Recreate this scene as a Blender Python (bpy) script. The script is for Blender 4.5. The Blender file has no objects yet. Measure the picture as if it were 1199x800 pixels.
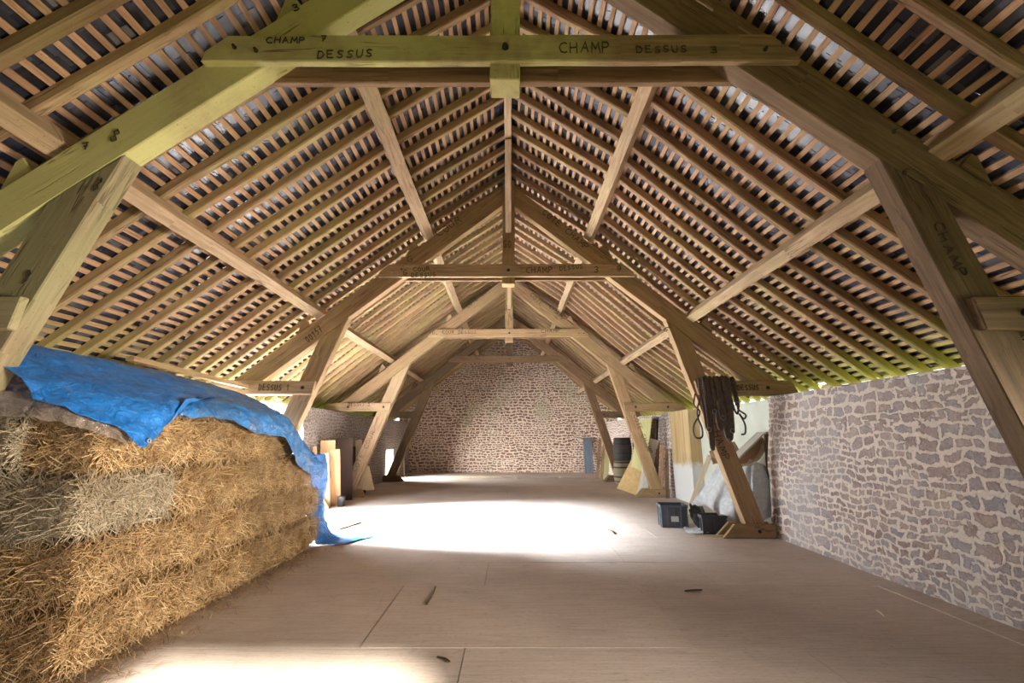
import bpy, bmesh, math, random
import numpy as np
from mathutils import Vector, Matrix, noise as mnoise

random.seed(7)
rng = np.random.default_rng(7)
C = bpy.context.scene.collection
PI = math.pi

# ------------------------------------------------------------------ camera frame (barn axes: +Y into the barn)
F_PX, TILT, CX, CY, EYE = 530.0, math.radians(11.93), 598.0, 400.0, 1.5
def ray(px, py):
    a = (px - CX) / F_PX; b = (CY - py) / F_PX
    c, s = math.cos(TILT), math.sin(TILT)
    return Vector((a, c - b * s, b * c + s))
def at(px, py, Y):
    r = ray(px, py); k = Y / r.y
    return Vector((r.x * k, Y, EYE + r.z * k))
def onX(px, py, X):
    r = ray(px, py); k = X / r.x
    return Vector((X, r.y * k, EYE + r.z * k))
def onZ(px, py, Z=0.0):
    r = ray(px, py); k = (Z - EYE) / r.z
    return Vector((r.x * k, r.y * k, Z))

# ------------------------------------------------------------------ materials
class NT:
    def __init__(s, name, rough=0.8, spec=0.3):
        s.m = bpy.data.materials.new(name); s.m.use_nodes = True
        s.t = s.m.node_tree; s.n = s.t.nodes; s.b = s.n['Principled BSDF']
        s.b.inputs['Roughness'].default_value = rough
        s.b.inputs['Specular IOR Level'].default_value = spec
    def link(s, a, b): s.t.links.new(a, b)
    def setv(s, sock, v):
        if hasattr(v, 'is_output'): s.link(v, sock)
        else: sock.default_value = v
    def coord(s, kind='Object', scale=(1, 1, 1), loc=(0, 0, 0)):
        if kind == 'UV': o = s.n.new('ShaderNodeUVMap').outputs[0]
        else: o = s.n.new('ShaderNodeTexCoord').outputs[kind]
        m = s.n.new('ShaderNodeMapping'); s.link(o, m.inputs[0])
        m.inputs['Scale'].default_value = scale; m.inputs['Location'].default_value = loc
        return m.outputs[0]
    def noise(s, vec, scale=5, detail=6, rough=0.6, dist=0.0):
        x = s.n.new('ShaderNodeTexNoise'); s.link(vec, x.inputs['Vector'])
        x.inputs['Scale'].default_value = scale; x.inputs['Detail'].default_value = detail
        x.inputs['Roughness'].default_value = rough; x.inputs['Distortion'].default_value = dist
        return x.outputs['Fac'], x.outputs['Color']
    def voro(s, vec, scale=1, feature='F1', rand=1.0):
        x = s.n.new('ShaderNodeTexVoronoi'); x.feature = feature; s.link(vec, x.inputs['Vector'])
        x.inputs['Scale'].default_value = scale; x.inputs['Randomness'].default_value = rand
        return x
    def ramp(s, fac, stops):
        r = s.n.new('ShaderNodeValToRGB'); s.link(fac, r.inputs[0])
        e = r.color_ramp.elements
        while len(e) < len(stops): e.new(0.5)
        for i, (p, c) in enumerate(stops):
            e[i].position = p
            e[i].color = (c, c, c, 1) if isinstance(c, (int, float)) else (*c, 1)
        return r.outputs[0]
    def mix(s, fac, a, b, mode='MIX'):
        x = s.n.new('ShaderNodeMix'); x.data_type = 'RGBA'; x.blend_type = mode
        s.setv(x.inputs[0], fac)
        s.setv(x.inputs[6], a if hasattr(a, 'is_output') else (*a, 1))
        s.setv(x.inputs[7], b if hasattr(b, 'is_output') else (*b, 1))
        return x.outputs[2]
    def math(s, op, a, b=0.0):
        x = s.n.new('ShaderNodeMath'); x.operation = op
        s.setv(x.inputs[0], a); s.setv(x.inputs[1], b); return x.outputs[0]
    def vadd(s, a, b, k):
        sc = s.n.new('ShaderNodeVectorMath'); sc.operation = 'SCALE'; s.link(b, sc.inputs[0]); sc.inputs['Scale'].default_value = k
        x = s.n.new('ShaderNodeVectorMath'); x.operation = 'ADD'; s.link(a, x.inputs[0]); s.link(sc.outputs[0], x.inputs[1])
        return x.outputs[0]
    def objrand(s): return s.n.new('ShaderNodeObjectInfo').outputs['Random']
    def island(s): return s.n.new('ShaderNodeNewGeometry').outputs['Random Per Island']
    def hsv(s, col, hue=0.5, sat=1.0, val=1.0):
        x = s.n.new('ShaderNodeHueSaturation'); s.setv(x.inputs['Hue'], hue); s.setv(x.inputs['Saturation'], sat)
        s.setv(x.inputs['Value'], val); s.link(col, x.inputs['Color']); return x.outputs[0]
    def mapr(s, v, lo, hi):
        x = s.n.new('ShaderNodeMapRange'); s.link(v, x.inputs[0]); x.inputs[3].default_value = lo; x.inputs[4].default_value = hi
        return x.outputs[0]
    def bump(s, h, strength=0.5, dist=0.02):
        x = s.n.new('ShaderNodeBump'); s.link(h, x.inputs['Height'])
        x.inputs['Strength'].default_value = strength; x.inputs['Distance'].default_value = dist
        s.link(x.outputs[0], s.b.inputs['Normal'])
    def color(s, c): s.link(c, s.b.inputs['Base Color']); return s.m

def wood(name, dark, mid, light, algae=None, algae_amt=0.5, vary=0.15, rough=0.8, grain=26, until_x=None, eaves=False):
    """timber with its grain along U"""
    t = NT(name, rough, 0.25)
    uv = t.coord('UV', (1.2, grain, 1))
    rn = t.objrand()
    cmb = t.n.new('ShaderNodeCombineXYZ'); t.link(t.math('MULTIPLY', rn, 37.0), cmb.inputs[0]); t.link(t.math('MULTIPLY', rn, 91.0), cmb.inputs[1])
    ad = t.n.new('ShaderNodeVectorMath'); ad.operation = 'ADD'; t.link(uv, ad.inputs[0]); t.link(cmb.outputs[0], ad.inputs[1])
    g, _ = t.noise(ad.outputs[0], 1.0, 8, 0.65, 0.6)
    ob = t.coord('Object')
    blot, _ = t.noise(ob, 2.3, 5, 0.6)
    col = t.ramp(g, [(0.28, dark), (0.5, mid), (0.75, light)])
    col = t.mix(t.ramp(blot, [(0.35, 0.0), (0.75, 0.45)]), col, dark)
    if algae:
        a, _ = t.noise(ob, 1.1, 6, 0.65)
        f = t.ramp(a, [(0.5 - 0.35 * algae_amt, 0.0), (0.75 - 0.3 * algae_amt, min(1.0, 0.35 + algae_amt * 0.6))])
        if until_x is not None:                 # algae grows on the damp bale side only
            sx = t.n.new('ShaderNodeSeparateXYZ'); t.link(ob, sx.inputs[0])
            e = t.math('ADD', t.math('SUBTRACT', sx.outputs[0], until_x), t.math('MULTIPLY', t.math('SUBTRACT', blot, 0.5), 1.6))
            f = t.math('MULTIPLY', f, t.ramp(t.math('ADD', e, 0.5), [(0.1, 1.0), (0.9, 0.0)]))
        if eaves:                               # algae towards the wall tops, its yellow-green also painting in the outdoor glow
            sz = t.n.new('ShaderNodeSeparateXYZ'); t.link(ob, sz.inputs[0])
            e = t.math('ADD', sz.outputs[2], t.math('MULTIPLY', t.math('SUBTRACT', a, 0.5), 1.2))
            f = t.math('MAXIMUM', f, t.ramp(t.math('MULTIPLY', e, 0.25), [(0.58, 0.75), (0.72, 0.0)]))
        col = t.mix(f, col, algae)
    specks, _ = t.noise(ob, 60, 2, 0.5)
    col = t.mix(t.ramp(specks, [(0.66, 0.0), (0.74, 0.5)]), col, tuple(0.35 * x for x in dark))
    col = t.hsv(col, 0.5, 1.0, t.mapr(rn, 1 - vary, 1 + vary))
    cv = t.n.new('ShaderNodeVectorMath'); cv.operation = 'MULTIPLY'; t.link(ad.outputs[0], cv.inputs[0]); cv.inputs[1].default_value = (0.32, 0.30, 1)
    ck, _ = t.noise(cv.outputs[0], 1.0, 4, 0.55, 0.3)
    crack = t.ramp(ck, [(0.485, 0.0), (0.5, 0.75), (0.515, 0.0)])
    ckm, _ = t.noise(ob, 1.7, 2, 0.5)
    crack = t.math('MULTIPLY', crack, t.ramp(ckm, [(0.5, 0.0), (0.6, 1.0)]))
    col = t.mix(crack, col, tuple(0.3 * x for x in dark))
    t.bump(t.math('SUBTRACT', g, crack), 0.5, 0.006)
    return t.color(col)

GREEN = (0.56, 0.55, 0.22)  # algae colour, lightened to stand in for light on the front truss
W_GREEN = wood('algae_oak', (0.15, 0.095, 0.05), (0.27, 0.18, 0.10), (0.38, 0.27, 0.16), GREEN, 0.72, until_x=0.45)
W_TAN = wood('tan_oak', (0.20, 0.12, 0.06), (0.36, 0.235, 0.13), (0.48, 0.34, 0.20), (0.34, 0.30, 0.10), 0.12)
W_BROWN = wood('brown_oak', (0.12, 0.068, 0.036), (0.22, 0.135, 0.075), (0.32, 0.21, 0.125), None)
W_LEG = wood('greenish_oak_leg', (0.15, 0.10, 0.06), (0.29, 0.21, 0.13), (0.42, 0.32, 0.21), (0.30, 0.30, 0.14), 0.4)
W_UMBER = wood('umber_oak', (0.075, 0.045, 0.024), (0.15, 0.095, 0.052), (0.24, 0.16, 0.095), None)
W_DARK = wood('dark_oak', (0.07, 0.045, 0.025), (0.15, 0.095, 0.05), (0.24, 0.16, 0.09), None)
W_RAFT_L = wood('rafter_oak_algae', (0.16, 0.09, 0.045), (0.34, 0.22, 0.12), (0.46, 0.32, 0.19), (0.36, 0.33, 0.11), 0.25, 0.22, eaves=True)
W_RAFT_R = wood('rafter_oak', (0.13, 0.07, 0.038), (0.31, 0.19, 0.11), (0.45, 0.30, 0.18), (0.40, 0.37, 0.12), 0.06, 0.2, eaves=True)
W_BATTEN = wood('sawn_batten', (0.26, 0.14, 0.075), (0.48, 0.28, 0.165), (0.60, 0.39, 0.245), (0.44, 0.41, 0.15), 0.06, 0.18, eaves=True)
W_PURLIN = wood('purlin_oak', (0.24, 0.155, 0.09), (0.44, 0.305, 0.19), (0.58, 0.43, 0.29), (0.34, 0.31, 0.12), 0.12)
W_PLANK = wood('plank_wood', (0.30, 0.17, 0.08), (0.48, 0.29, 0.15), (0.58, 0.38, 0.21), None)
W_PALE = wood('pale_plank', (0.48, 0.38, 0.24), (0.66, 0.55, 0.38), (0.76, 0.67, 0.50), None)
W_PALE2 = wood('tan_pale_plank', (0.40, 0.27, 0.13), (0.56, 0.40, 0.22), (0.66, 0.50, 0.30), None)
W_GREY = wood('bleached_plank', (0.45, 0.42, 0.36), (0.62, 0.59, 0.52), (0.72, 0.70, 0.64), None)
W_BLUEGREY = wood('slate_blue_board', (0.08, 0.10, 0.13), (0.13, 0.16, 0.20), (0.18, 0.22, 0.27), None)
W_WALNUT = wood('walnut_board', (0.02, 0.011, 0.008), (0.04, 0.022, 0.015), (0.065, 0.036, 0.024), None)
W_GREENBD = wood('greenish_board', (0.34, 0.33, 0.15), (0.48, 0.46, 0.22), (0.58, 0.56, 0.30), None)

def plain(name, col, rough=0.6, spec=0.4, metal=0.0, vary=0.25, scale=30, bump=0.1):
    t = NT(name, rough, spec); t.b.inputs['Metallic'].default_value = metal
    n, _ = t.noise(t.coord('Object'), scale, 5, 0.6)
    d = tuple(x * (1 - vary) for x in col); l = tuple(min(1, x * (1 + vary)) for x in col)
    t.bump(n, bump, 0.005)
    return t.color(t.ramp(n, [(0.3, d), (0.7, l)]))

M_IRON = plain('dark_iron', (0.035, 0.03, 0.028), 0.6, 0.5, 0.6)
M_INK = plain('pencil_mark', (0.07, 0.055, 0.035), 0.9, 0.1, 0, 0.5, 40)
M_LEATHER = plain('old_leather', (0.055, 0.035, 0.024), 0.55, 0.45, 0, 0.5, 20, 0.4)
M_STEEL = plain('dull_steel', (0.35, 0.34, 0.33), 0.4, 0.5, 0.9)
M_CRATE = plain('grey_crate_plastic', (0.10, 0.115, 0.14), 0.45, 0.5, 0, 0.15, 40, 0.05)
M_CRATE2 = plain('dark_crate_plastic', (0.055, 0.06, 0.075), 0.45, 0.5, 0, 0.15, 40, 0.05)
M_BLACK = plain('black_plastic', (0.018, 0.018, 0.02), 0.4, 0.5, 0, 0.3, 25, 0.2)
M_PAPER = plain('label_paper', (0.62, 0.62, 0.6), 0.8, 0.2, 0, 0.08)
M_BRASS = plain('eyelet_brass', (0.62, 0.56, 0.44), 0.35, 0.5, 0.8, 0.1)

def m_straw(name, a, b, c):
    t = NT(name, 0.75, 0.25)
    i = t.island()
    col = t.ramp(i, [(0.0, a), (0.5, b), (1.0, c)])
    n, _ = t.noise(t.coord('Object'), 3.2, 4, 0.6)
    col = t.mix(t.ramp(n, [(0.40, 0.0), (0.62, 0.65)]), col, tuple(x * 0.9 for x in a))
    col = t.hsv(col, 0.5, 0.92, t.mapr(t.objrand(), 0.8, 1.08))
    return t.color(col)
def m_bale(name, a, b, c):
    t = NT(name, 0.9, 0.1)
    v = t.coord('Object', (6, 14, 40))
    n1, _ = t.noise(v, 3.0, 8, 0.7, 2.5)
    v2 = t.coord('Object', (30, 8, 14))
    n2, _ = t.noise(v2, 3.0, 8, 0.7, 2.5)
    f = t.math('MULTIPLY', t.math('ADD', n1, n2), 0.5)
    t.bump(f, 1.0, 0.03)
    return t.color(t.ramp(f, [(0.36, tuple(x * 0.35 for x in a)), (0.5, a), (0.6, b), (0.7, c)]))
GOLD = ((0.20, 0.105, 0.035), (0.46, 0.275, 0.10), (0.74, 0.54, 0.28))
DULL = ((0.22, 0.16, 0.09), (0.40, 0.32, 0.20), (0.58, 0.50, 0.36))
M_STRAW_G, M_STRAW_D = m_straw('gold_straw', *GOLD), m_straw('grey_straw', *DULL)
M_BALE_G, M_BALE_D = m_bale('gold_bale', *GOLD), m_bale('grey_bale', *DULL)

def m_tarp(name, a, b, worn=0.0):
    t = NT(name, 0.28, 0.5)
    ob = t.coord('Object')
    n, nc = t.noise(ob, 11, 7, 0.65, 1.6)
    v = t.voro(t.vadd(ob, nc, 0.15), 7, 'DISTANCE_TO_EDGE')
    cr = t.ramp(v.outputs['Distance'], [(0.0, 0.0), (0.12, 1.0)])
    h = t.math('ADD', t.math('MULTIPLY', n, 1.0), t.math('MULTIPLY', cr, 0.25))
    t.bump(h, 0.8, 0.04)
    col = t.ramp(n, [(0.3, a), (0.7, b)])
    if worn:
        w, _ = t.noise(t.coord('Object', (3, 3, 1)), 2.2, 7, 0.7)
        col = t.mix(t.ramp(w, [(0.45, 0.0), (0.62, worn)]), col, (0.10, 0.13, 0.17))
    return t.color(col)
M_TARP = m_tarp('blue_tarp', (0.008, 0.13, 0.46), (0.02, 0.22, 0.66))
M_TARP_OLD = m_tarp('worn_blue_tarp', (0.012, 0.14, 0.42), (0.04, 0.24, 0.60), 0.55)

def m_film(name, col, alpha, rough=0.25, bump=0.4):
    t = NT(name, rough, 0.6)
    ob = t.coord('Object')
    n, _ = t.noise(ob, 8, 6, 0.65, 1.2)
    t.bump(n, bump, 0.02)
    t.link(t.ramp(n, [(0.3, alpha - 0.15), (0.7, min(1, alpha + 0.12))]), t.b.inputs['Alpha'])
    return t.color(t.ramp(n, [(0.3, tuple(x * 0.8 for x in col)), (0.7, col)]))
M_FILM = m_film('dusty_clear_plastic', (0.34, 0.28, 0.24), 0.34, 0.12)
M_WHITEFILM = m_film('milky_plastic', (0.68, 0.72, 0.75), 0.92, 0.35, 0.12)

def m_stone(name, axis, cols, mortar, sizes, amt, odd=(0.5, 0.38, 0.26), stain=None, dust=0.3, bump=0.9):
    """coursed rubble: two sizes of rough stones in wandering courses, smeared mortar"""
    t = NT(name, 0.92, 0.15)
    ob = t.coord('Object')
    fine, _ = t.noise(ob, 34, 6, 0.72)
    mid, _ = t.noise(ob, 6, 6, 0.7)
    big, _ = t.noise(ob, 1.3, 4, 0.6)
    _, w1 = t.noise(ob, 2.2, 3, 0.5)
    _, w2 = t.noise(ob, 7.5, 4, 0.6)
    _, w3 = t.noise(ob, 26, 3, 0.6)
    p = t.vadd(t.vadd(t.vadd(ob, w1, 0.22), w2, 0.12), w3, 0.03)
    sp = t.n.new('ShaderNodeSeparateXYZ'); t.link(p, sp.inputs[0])
    cm = t.n.new('ShaderNodeCombineXYZ'); t.link(sp.outputs[axis], cm.inputs[0]); t.link(sp.outputs[2], cm.inputs[1])
    def brick(w, h, m):
        b = t.n.new('ShaderNodeTexBrick'); t.link(cm.outputs[0], b.inputs['Vector'])
        b.inputs['Color1'].default_value = (0, 0, 0, 1); b.inputs['Color2'].default_value = (1, 1, 1, 1); b.inputs['Mortar'].default_value = (0.5, 0.5, 0.5, 1)
        b.inputs['Scale'].default_value = 1.0; b.inputs['Mortar Size'].default_value = m; b.inputs['Mortar Smooth'].default_value = 1.0
        b.inputs['Brick Width'].default_value = w; b.inputs['Row Height'].default_value = h; b.offset = 0.43; b.squash = 0.72; b.squash_frequency = 3
        return b.outputs['Color'], b.outputs['Fac']
    (w_a, h_a), (w_b, h_b) = sizes
    c1, f1 = brick(w_a, h_a, h_a * 0.30); c2, f2 = brick(w_b, h_b, h_b * 0.32)
    sel = t.ramp(big, [(0.48, 0.0), (0.52, 1.0)])
    f = t.mix(sel, f1, f2); c = t.mix(sel, c1, c2)
    cell = t.math('ADD', t.math('MULTIPLY', c, 0.75), t.math('MULTIPLY', mid, 0.3))
    st = t.ramp(cell, [((i + 0.3) / len(cols), q) for i, q in enumerate(cols)])
    oddm, _ = t.noise(ob, 3.7, 2, 0.5)
    st = t.mix(t.ramp(oddm, [(0.60, 0.0), (0.66, 0.45)]), st, odd)
    st = t.mix(t.ramp(fine, [(0.36, 0.55), (0.60, 0.0)]), st, tuple(0.5 * x for x in cols[0]))
    mo = t.mix(t.ramp(fine, [(0.32, 0.5), (0.56, 0.0)]), mortar, tuple(0.6 * x for x in mortar))
    k = t.math('ADD', f, t.math('ADD', t.math('MULTIPLY', t.math('SUBTRACT', fine, 0.5), 0.9), t.math('MULTIPLY', t.math('SUBTRACT', mid, 0.5), 1.9)))
    msk = t.ramp(t.math('ADD', k, amt), [(0.40, 0.0), (0.62, 1.0)])
    col = t.mix(msk, st, mo)
    if dust:
        u, _ = t.noise(ob, 1.9, 6, 0.7)
        col = t.mix(t.ramp(u, [(0.5, 0.0), (0.72, dust)]), col, mortar)
    if stain:
        u2, _ = t.noise(t.coord('Object', (1, 1, 0.6), (3.3, 1.2, 7)), 0.9, 5, 0.6)
        col = t.mix(t.ramp(u2, [(0.52, 0.0), (0.70, 0.5)]), col, stain)
    # a dark gap here and there between stone and mortar
    edge = t.ramp(t.math('ADD', k, amt), [(0.30, 0.0), (0.40, 0.55), (0.50, 0.0)])
    col = t.mix(t.math('MULTIPLY', edge, t.ramp(mid, [(0.4, 1.0), (0.55, 0.0)])), col, (0.07, 0.05, 0.04))
    h = t.math('ADD', t.math('MULTIPLY', t.math('SUBTRACT', 1.0, msk), 0.5), t.math('ADD', t.math('MULTIPLY', fine, 0.6), t.math('MULTIPLY', mid, 0.6)))
    t.bump(h, bump, 0.03)
    return t.color(col)
M_STONE_R = m_stone('rubble_stone_pink_mortar', 1, [(0.25, 0.17, 0.15), (0.36, 0.27, 0.245), (0.42, 0.33, 0.30), (0.34, 0.31, 0.32), (0.46, 0.36, 0.31)], (0.70, 0.60, 0.52), ((0.25, 0.13), (0.16, 0.085)), 0.07, (0.52, 0.39, 0.27), (0.44, 0.43, 0.42), 0.35)
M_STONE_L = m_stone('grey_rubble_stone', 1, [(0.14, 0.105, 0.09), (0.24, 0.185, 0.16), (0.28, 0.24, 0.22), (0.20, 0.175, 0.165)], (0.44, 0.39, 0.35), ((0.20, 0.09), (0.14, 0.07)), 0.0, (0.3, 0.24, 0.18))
M_STONE_B = m_stone('brown_gable_stone', 0, [(0.17, 0.095, 0.072), (0.27, 0.16, 0.125), (0.34, 0.22, 0.175), (0.22, 0.13, 0.105)], (0.76, 0.63, 0.52), ((0.27, 0.13), (0.20, 0.10)), 0.16, (0.40, 0.28, 0.2), (0.42, 0.42, 0.28), 0.25)

def m_plaster():
    t = NT('limewash_plaster', 0.9, 0.1)
    ob = t.coord('Object'); n, _ = t.noise(ob, 3, 6, 0.6)
    s, _ = t.noise(t.coord('Object', (7, 7, 0.5)), 1.6, 5, 0.6)
    col = t.ramp(n, [(0.3, (0.44, 0.47, 0.40)), (0.7, (0.55, 0.57, 0.50))])
    col = t.mix(t.ramp(s, [(0.52, 0.0), (0.72, 0.3)]), col, (0.55, 0.52, 0.34))
    t.bump(n, 0.3, 0.01)
    return t.color(col)
M_PLASTER = m_plaster()
def m_stained():
    t = NT('ochre_stained_plaster', 0.9, 0.1)
    s, _ = t.noise(t.coord('Object', (7, 7, 0.35)), 1.6, 6, 0.6)
    col = t.ramp(s, [(0.3, (0.52, 0.42, 0.25)), (0.5, (0.44, 0.32, 0.16)), (0.7, (0.32, 0.20, 0.10))])
    g = t.n.new('ShaderNodeSeparateXYZ'); t.link(t.coord('Object'), g.inputs[0])
    n, _ = t.noise(t.coord('Object'), 5, 5, 0.6)
    low = t.math('ADD', g.outputs[2], t.math('MULTIPLY', n, 0.5))
    col = t.mix(t.ramp(t.math('MULTIPLY', low, 0.5), [(0.52, 1.0), (0.60, 0.0)]), col, (0.60, 0.60, 0.58))
    return t.color(col)
M_STAINED = m_stained()

def m_floor():
    t = NT('dusty_plywood', 0.62, 0.3)
    ob = t.coord('Object')
    gr, _ = t.noise(t.coord('Object', (1.6, 30, 1)), 1.5, 8, 0.65, 0.4)
    big, _ = t.noise(ob, 0.7, 5, 0.6)
    mid, _ = t.noise(t.coord('Object', (1, 1.6, 1)), 3.2, 6, 0.65)
    fine, _ = t.noise(ob, 90, 3, 0.6)
    col = t.ramp(gr, [(0.3, (0.43, 0.36, 0.315)), (0.5, (0.55, 0.475, 0.42)), (0.72, (0.65, 0.575, 0.525))])
    col = t.mix(t.ramp(mid, [(0.4, 0.0), (0.7, 0.4)]), col, (0.60, 0.53, 0.475))
    col = t.mix(t.ramp(big, [(0.44, 0.0), (0.66, 0.42)]), col, (0.33, 0.27, 0.235))
    col = t.mix(t.ramp(fine, [(0.66, 0.0), (0.72, 0.5)]), col, (0.12, 0.08, 0.05))
    col = t.hsv(col, 0.5, 1.0, t.mapr(t.island(), 0.95, 1.04))
    sp, _ = t.noise(t.coord('Object', (14, 40, 1)), 1.6, 6, 0.75)
    col = t.mix(t.ramp(sp, [(0.52, 0.0), (0.66, 0.45)]), col, (0.24, 0.18, 0.14))
    dr, _ = t.noise(t.coord('Object', (2.5, 4, 1), (4, 9, 0)), 1.5, 7, 0.75)
    col = t.mix(t.ramp(dr, [(0.58, 0.0), (0.68, 0.4)]), col, (0.22, 0.17, 0.135))
    t.bump(gr, 0.25, 0.004)
    return t.color(col)
M_FLOOR = m_floor()
M_FLOORGAP = plain('floor_gap', (0.05, 0.04, 0.03), 0.9, 0.1)

def m_slate():
    t = NT('roof_slate', 0.32, 0.5)
    i = t.island()
    n, _ = t.noise(t.coord('Object'), 9, 6, 0.65)
    col = t.ramp(i, [(0.0, (0.014, 0.015, 0.024)), (0.4, (0.026, 0.029, 0.045)), (0.75, (0.045, 0.05, 0.075)), (0.95, (0.09, 0.09, 0.105)), (1.0, (0.26, 0.24, 0.24))])
    col = t.mix(t.ramp(n, [(0.55, 0.0), (0.75, 0.4)]), col, (0.09, 0.08, 0.085))
    t.bump(n, 0.3, 0.01)
    return t.color(col)
M_SLATE = m_slate()
def m_grass():
    t = NT('grass_ground', 0.9, 0.1)
    n, _ = t.noise(t.coord('Object'), 3, 8, 0.7)
    return t.color(t.ramp(n, [(0.3, (0.12, 0.17, 0.035)), (0.7, (0.24, 0.28, 0.07))]))
M_GRASS = m_grass()

# ------------------------------------------------------------------ mesh helpers
def link(name, me, mats, parent=None):
    o = bpy.data.objects.new(name, me); C.objects.link(o)
    for m in (mats if isinstance(mats, (list, tuple)) else [mats]):
        if m.name not in [x.name for x in me.materials if x]: me.materials.append(m)
    if parent is not None:
        o.parent = parent
        o.matrix_parent_inverse = parent.matrix_world.inverted() if parent.type != 'EMPTY' else Matrix.Translation(-parent.location)
    return o
def tag(o, label, cat, group=None):
    o['label'] = label; o['category'] = cat
    if group: o['group'] = group
    return o
def struct(name, me, m):
    o = link(name, me, m); o['kind'] = 'structure'; return o
def thing(name, label, cat, loc=(0, 0, 0), group=None):
    o = bpy.data.objects.new(name, None); C.objects.link(o); o.location = loc; o.empty_display_size = 0.1
    return tag(o, label, cat, group)
def mesh_np(name, verts, faces, uvs=None, smooth=False):
    me = bpy.data.meshes.new(name); me.from_pydata([tuple(v) for v in verts], [], faces); 
    if uvs is not None:
        l = me.uv_layers.new(name='UVMap'); l.data.foreach_set('uv', np.asarray(uvs, dtype=np.float32).ravel())
    if smooth:
        me.polygons.foreach_set('use_smooth', [True] * len(me.polygons))
    me.update(); return me
def finish(bm, name, smooth=False):
    bmesh.ops.recalc_face_normals(bm, faces=bm.faces)
    me = bpy.data.meshes.new(name); bm.to_mesh(me); bm.free()
    if smooth: me.polygons.foreach_set('use_smooth', [True] * len(me.polygons))
    return me
def grain_uv(bm, d):
    """UVs in metres: U along direction d, V across"""
    d = Vector(d).normalized()
    uvl = bm.loops.layers.uv.verify()
    for f in bm.faces:
        n = f.normal
        b = n.cross(d)
        if b.length < 0.3:                      # end grain
            a = n.orthogonal().normalized(); c = n.cross(a)
            for l in f.loops: l[uvl].uv = (l.vert.co.dot(a) * 0.6, l.vert.co.dot(c) * 0.6)
        else:
            b.normalize()
            for l in f.loops: l[uvl].uv = (l.vert.co.dot(d), l.vert.co.dot(b) + round(n.x) * 3.1 + round(n.z) * 1.7 + round(n.y) * 5.3)
def waney(bm, amt, scale=2.0, seed=0.0):
    for v in bm.verts:
        p = v.co * scale + Vector((seed, seed * 1.7, -seed))
        v.co += mnoise.noise_vector(p) * amt
def plate(pts, y0, y1, d, bev=0.008, cuts=10, wob=0.006, name='timber'):
    """a timber cut as a polygon in the XZ plane, from y0 to y1, grain along d=(dx,dz)"""
    bm = bmesh.new()
    vs = [bm.verts.new((x, y0, z)) for x, z in pts]
    f = bm.faces.new(vs)
    r = bmesh.ops.extrude_face_region(bm, geom=[f])
    for v in [g for g in r['geom'] if isinstance(g, bmesh.types.BMVert)]: v.co.y = y1
    bmesh.ops.recalc_face_normals(bm, faces=bm.faces)
    if bev: bmesh.ops.bevel(bm, geom=bm.edges[:], offset=bev, segments=1, affect='EDGES', clamp_overlap=True)
    dv = Vector((d[0], 0, d[1])).normalized()
    if cuts:
        prj = [v.co.dot(dv) for v in bm.verts]; lo, hi = min(prj), max(prj)
        for i in range(1, cuts):
            k = lo + (hi - lo) * i / cuts
            bmesh.ops.bisect_plane(bm, geom=bm.verts[:] + bm.edges[:] + bm.faces[:], plane_co=dv * k, plane_no=dv)
        waney(bm, wob, 2.2, random.uniform(0, 50))
    bmesh.ops.recalc_face_normals(bm, faces=bm.faces); bm.normal_update()
    grain_uv(bm, dv)
    return finish(bm, name)
def bar(p0, p1, w, h, up=(0, 0, 1), bev=0.008, cuts=8, wob=0.006, name='bar', bm=None, taper=1.0):
    """a rectangular bar from p0 to p1; w across, h along up"""
    own = bm is None
    b = bmesh.new()
    p0, p1 = Vector(p0), Vector(p1); d = (p1 - p0); L = d.length; d.normalize()
    up = Vector(up); s = d.cross(up).normalized(); u = s.cross(d).normalized()
    bmesh.ops.create_cube(b, size=1.0)
    if bev: bmesh.ops.bevel(b, geom=b.edges[:], offset=bev / max(w, h) * 0.5, segments=1, affect='EDGES')
    for v in b.verts:
        t = v.co.x + 0.5
        k = 1 + (taper - 1) * t
        v.co = p0 + d * (t * L) + s * (v.co.y * w * k) + u * (v.co.z * h * k)
    if cuts:
        for i in range(1, cuts):
            bmesh.ops.bisect_plane(b, geom=b.verts[:] + b.edges[:] + b.faces[:], plane_co=p0 + d * (L * i / cuts), plane_no=d)
        if wob: waney(b, wob, 1.6, random.uniform(0, 50))
    bmesh.ops.recalc_face_normals(b, faces=b.faces); b.normal_update(); grain_uv(b, d)
    if own: return finish(b, name)
    me = bpy.data.meshes.new('tmp'); b.to_mesh(me); b.free(); bm.from_mesh(me); bpy.data.meshes.remove(me)
def box(bm, x0, x1, y0, y1, z0, z1):
    vs = [bm.verts.new(p) for p in ((x0, y0, z0), (x1, y0, z0), (x1, y1, z0), (x0, y1, z0), (x0, y0, z1), (x1, y0, z1), (x1, y1, z1), (x0, y1, z1))]
    for q in ((0, 3, 2, 1), (4, 5, 6, 7), (0, 1, 5, 4), (1, 2, 6, 5), (2, 3, 7, 6), (3, 0, 4, 7)): bm.faces.new([vs[i] for i in q])
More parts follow.
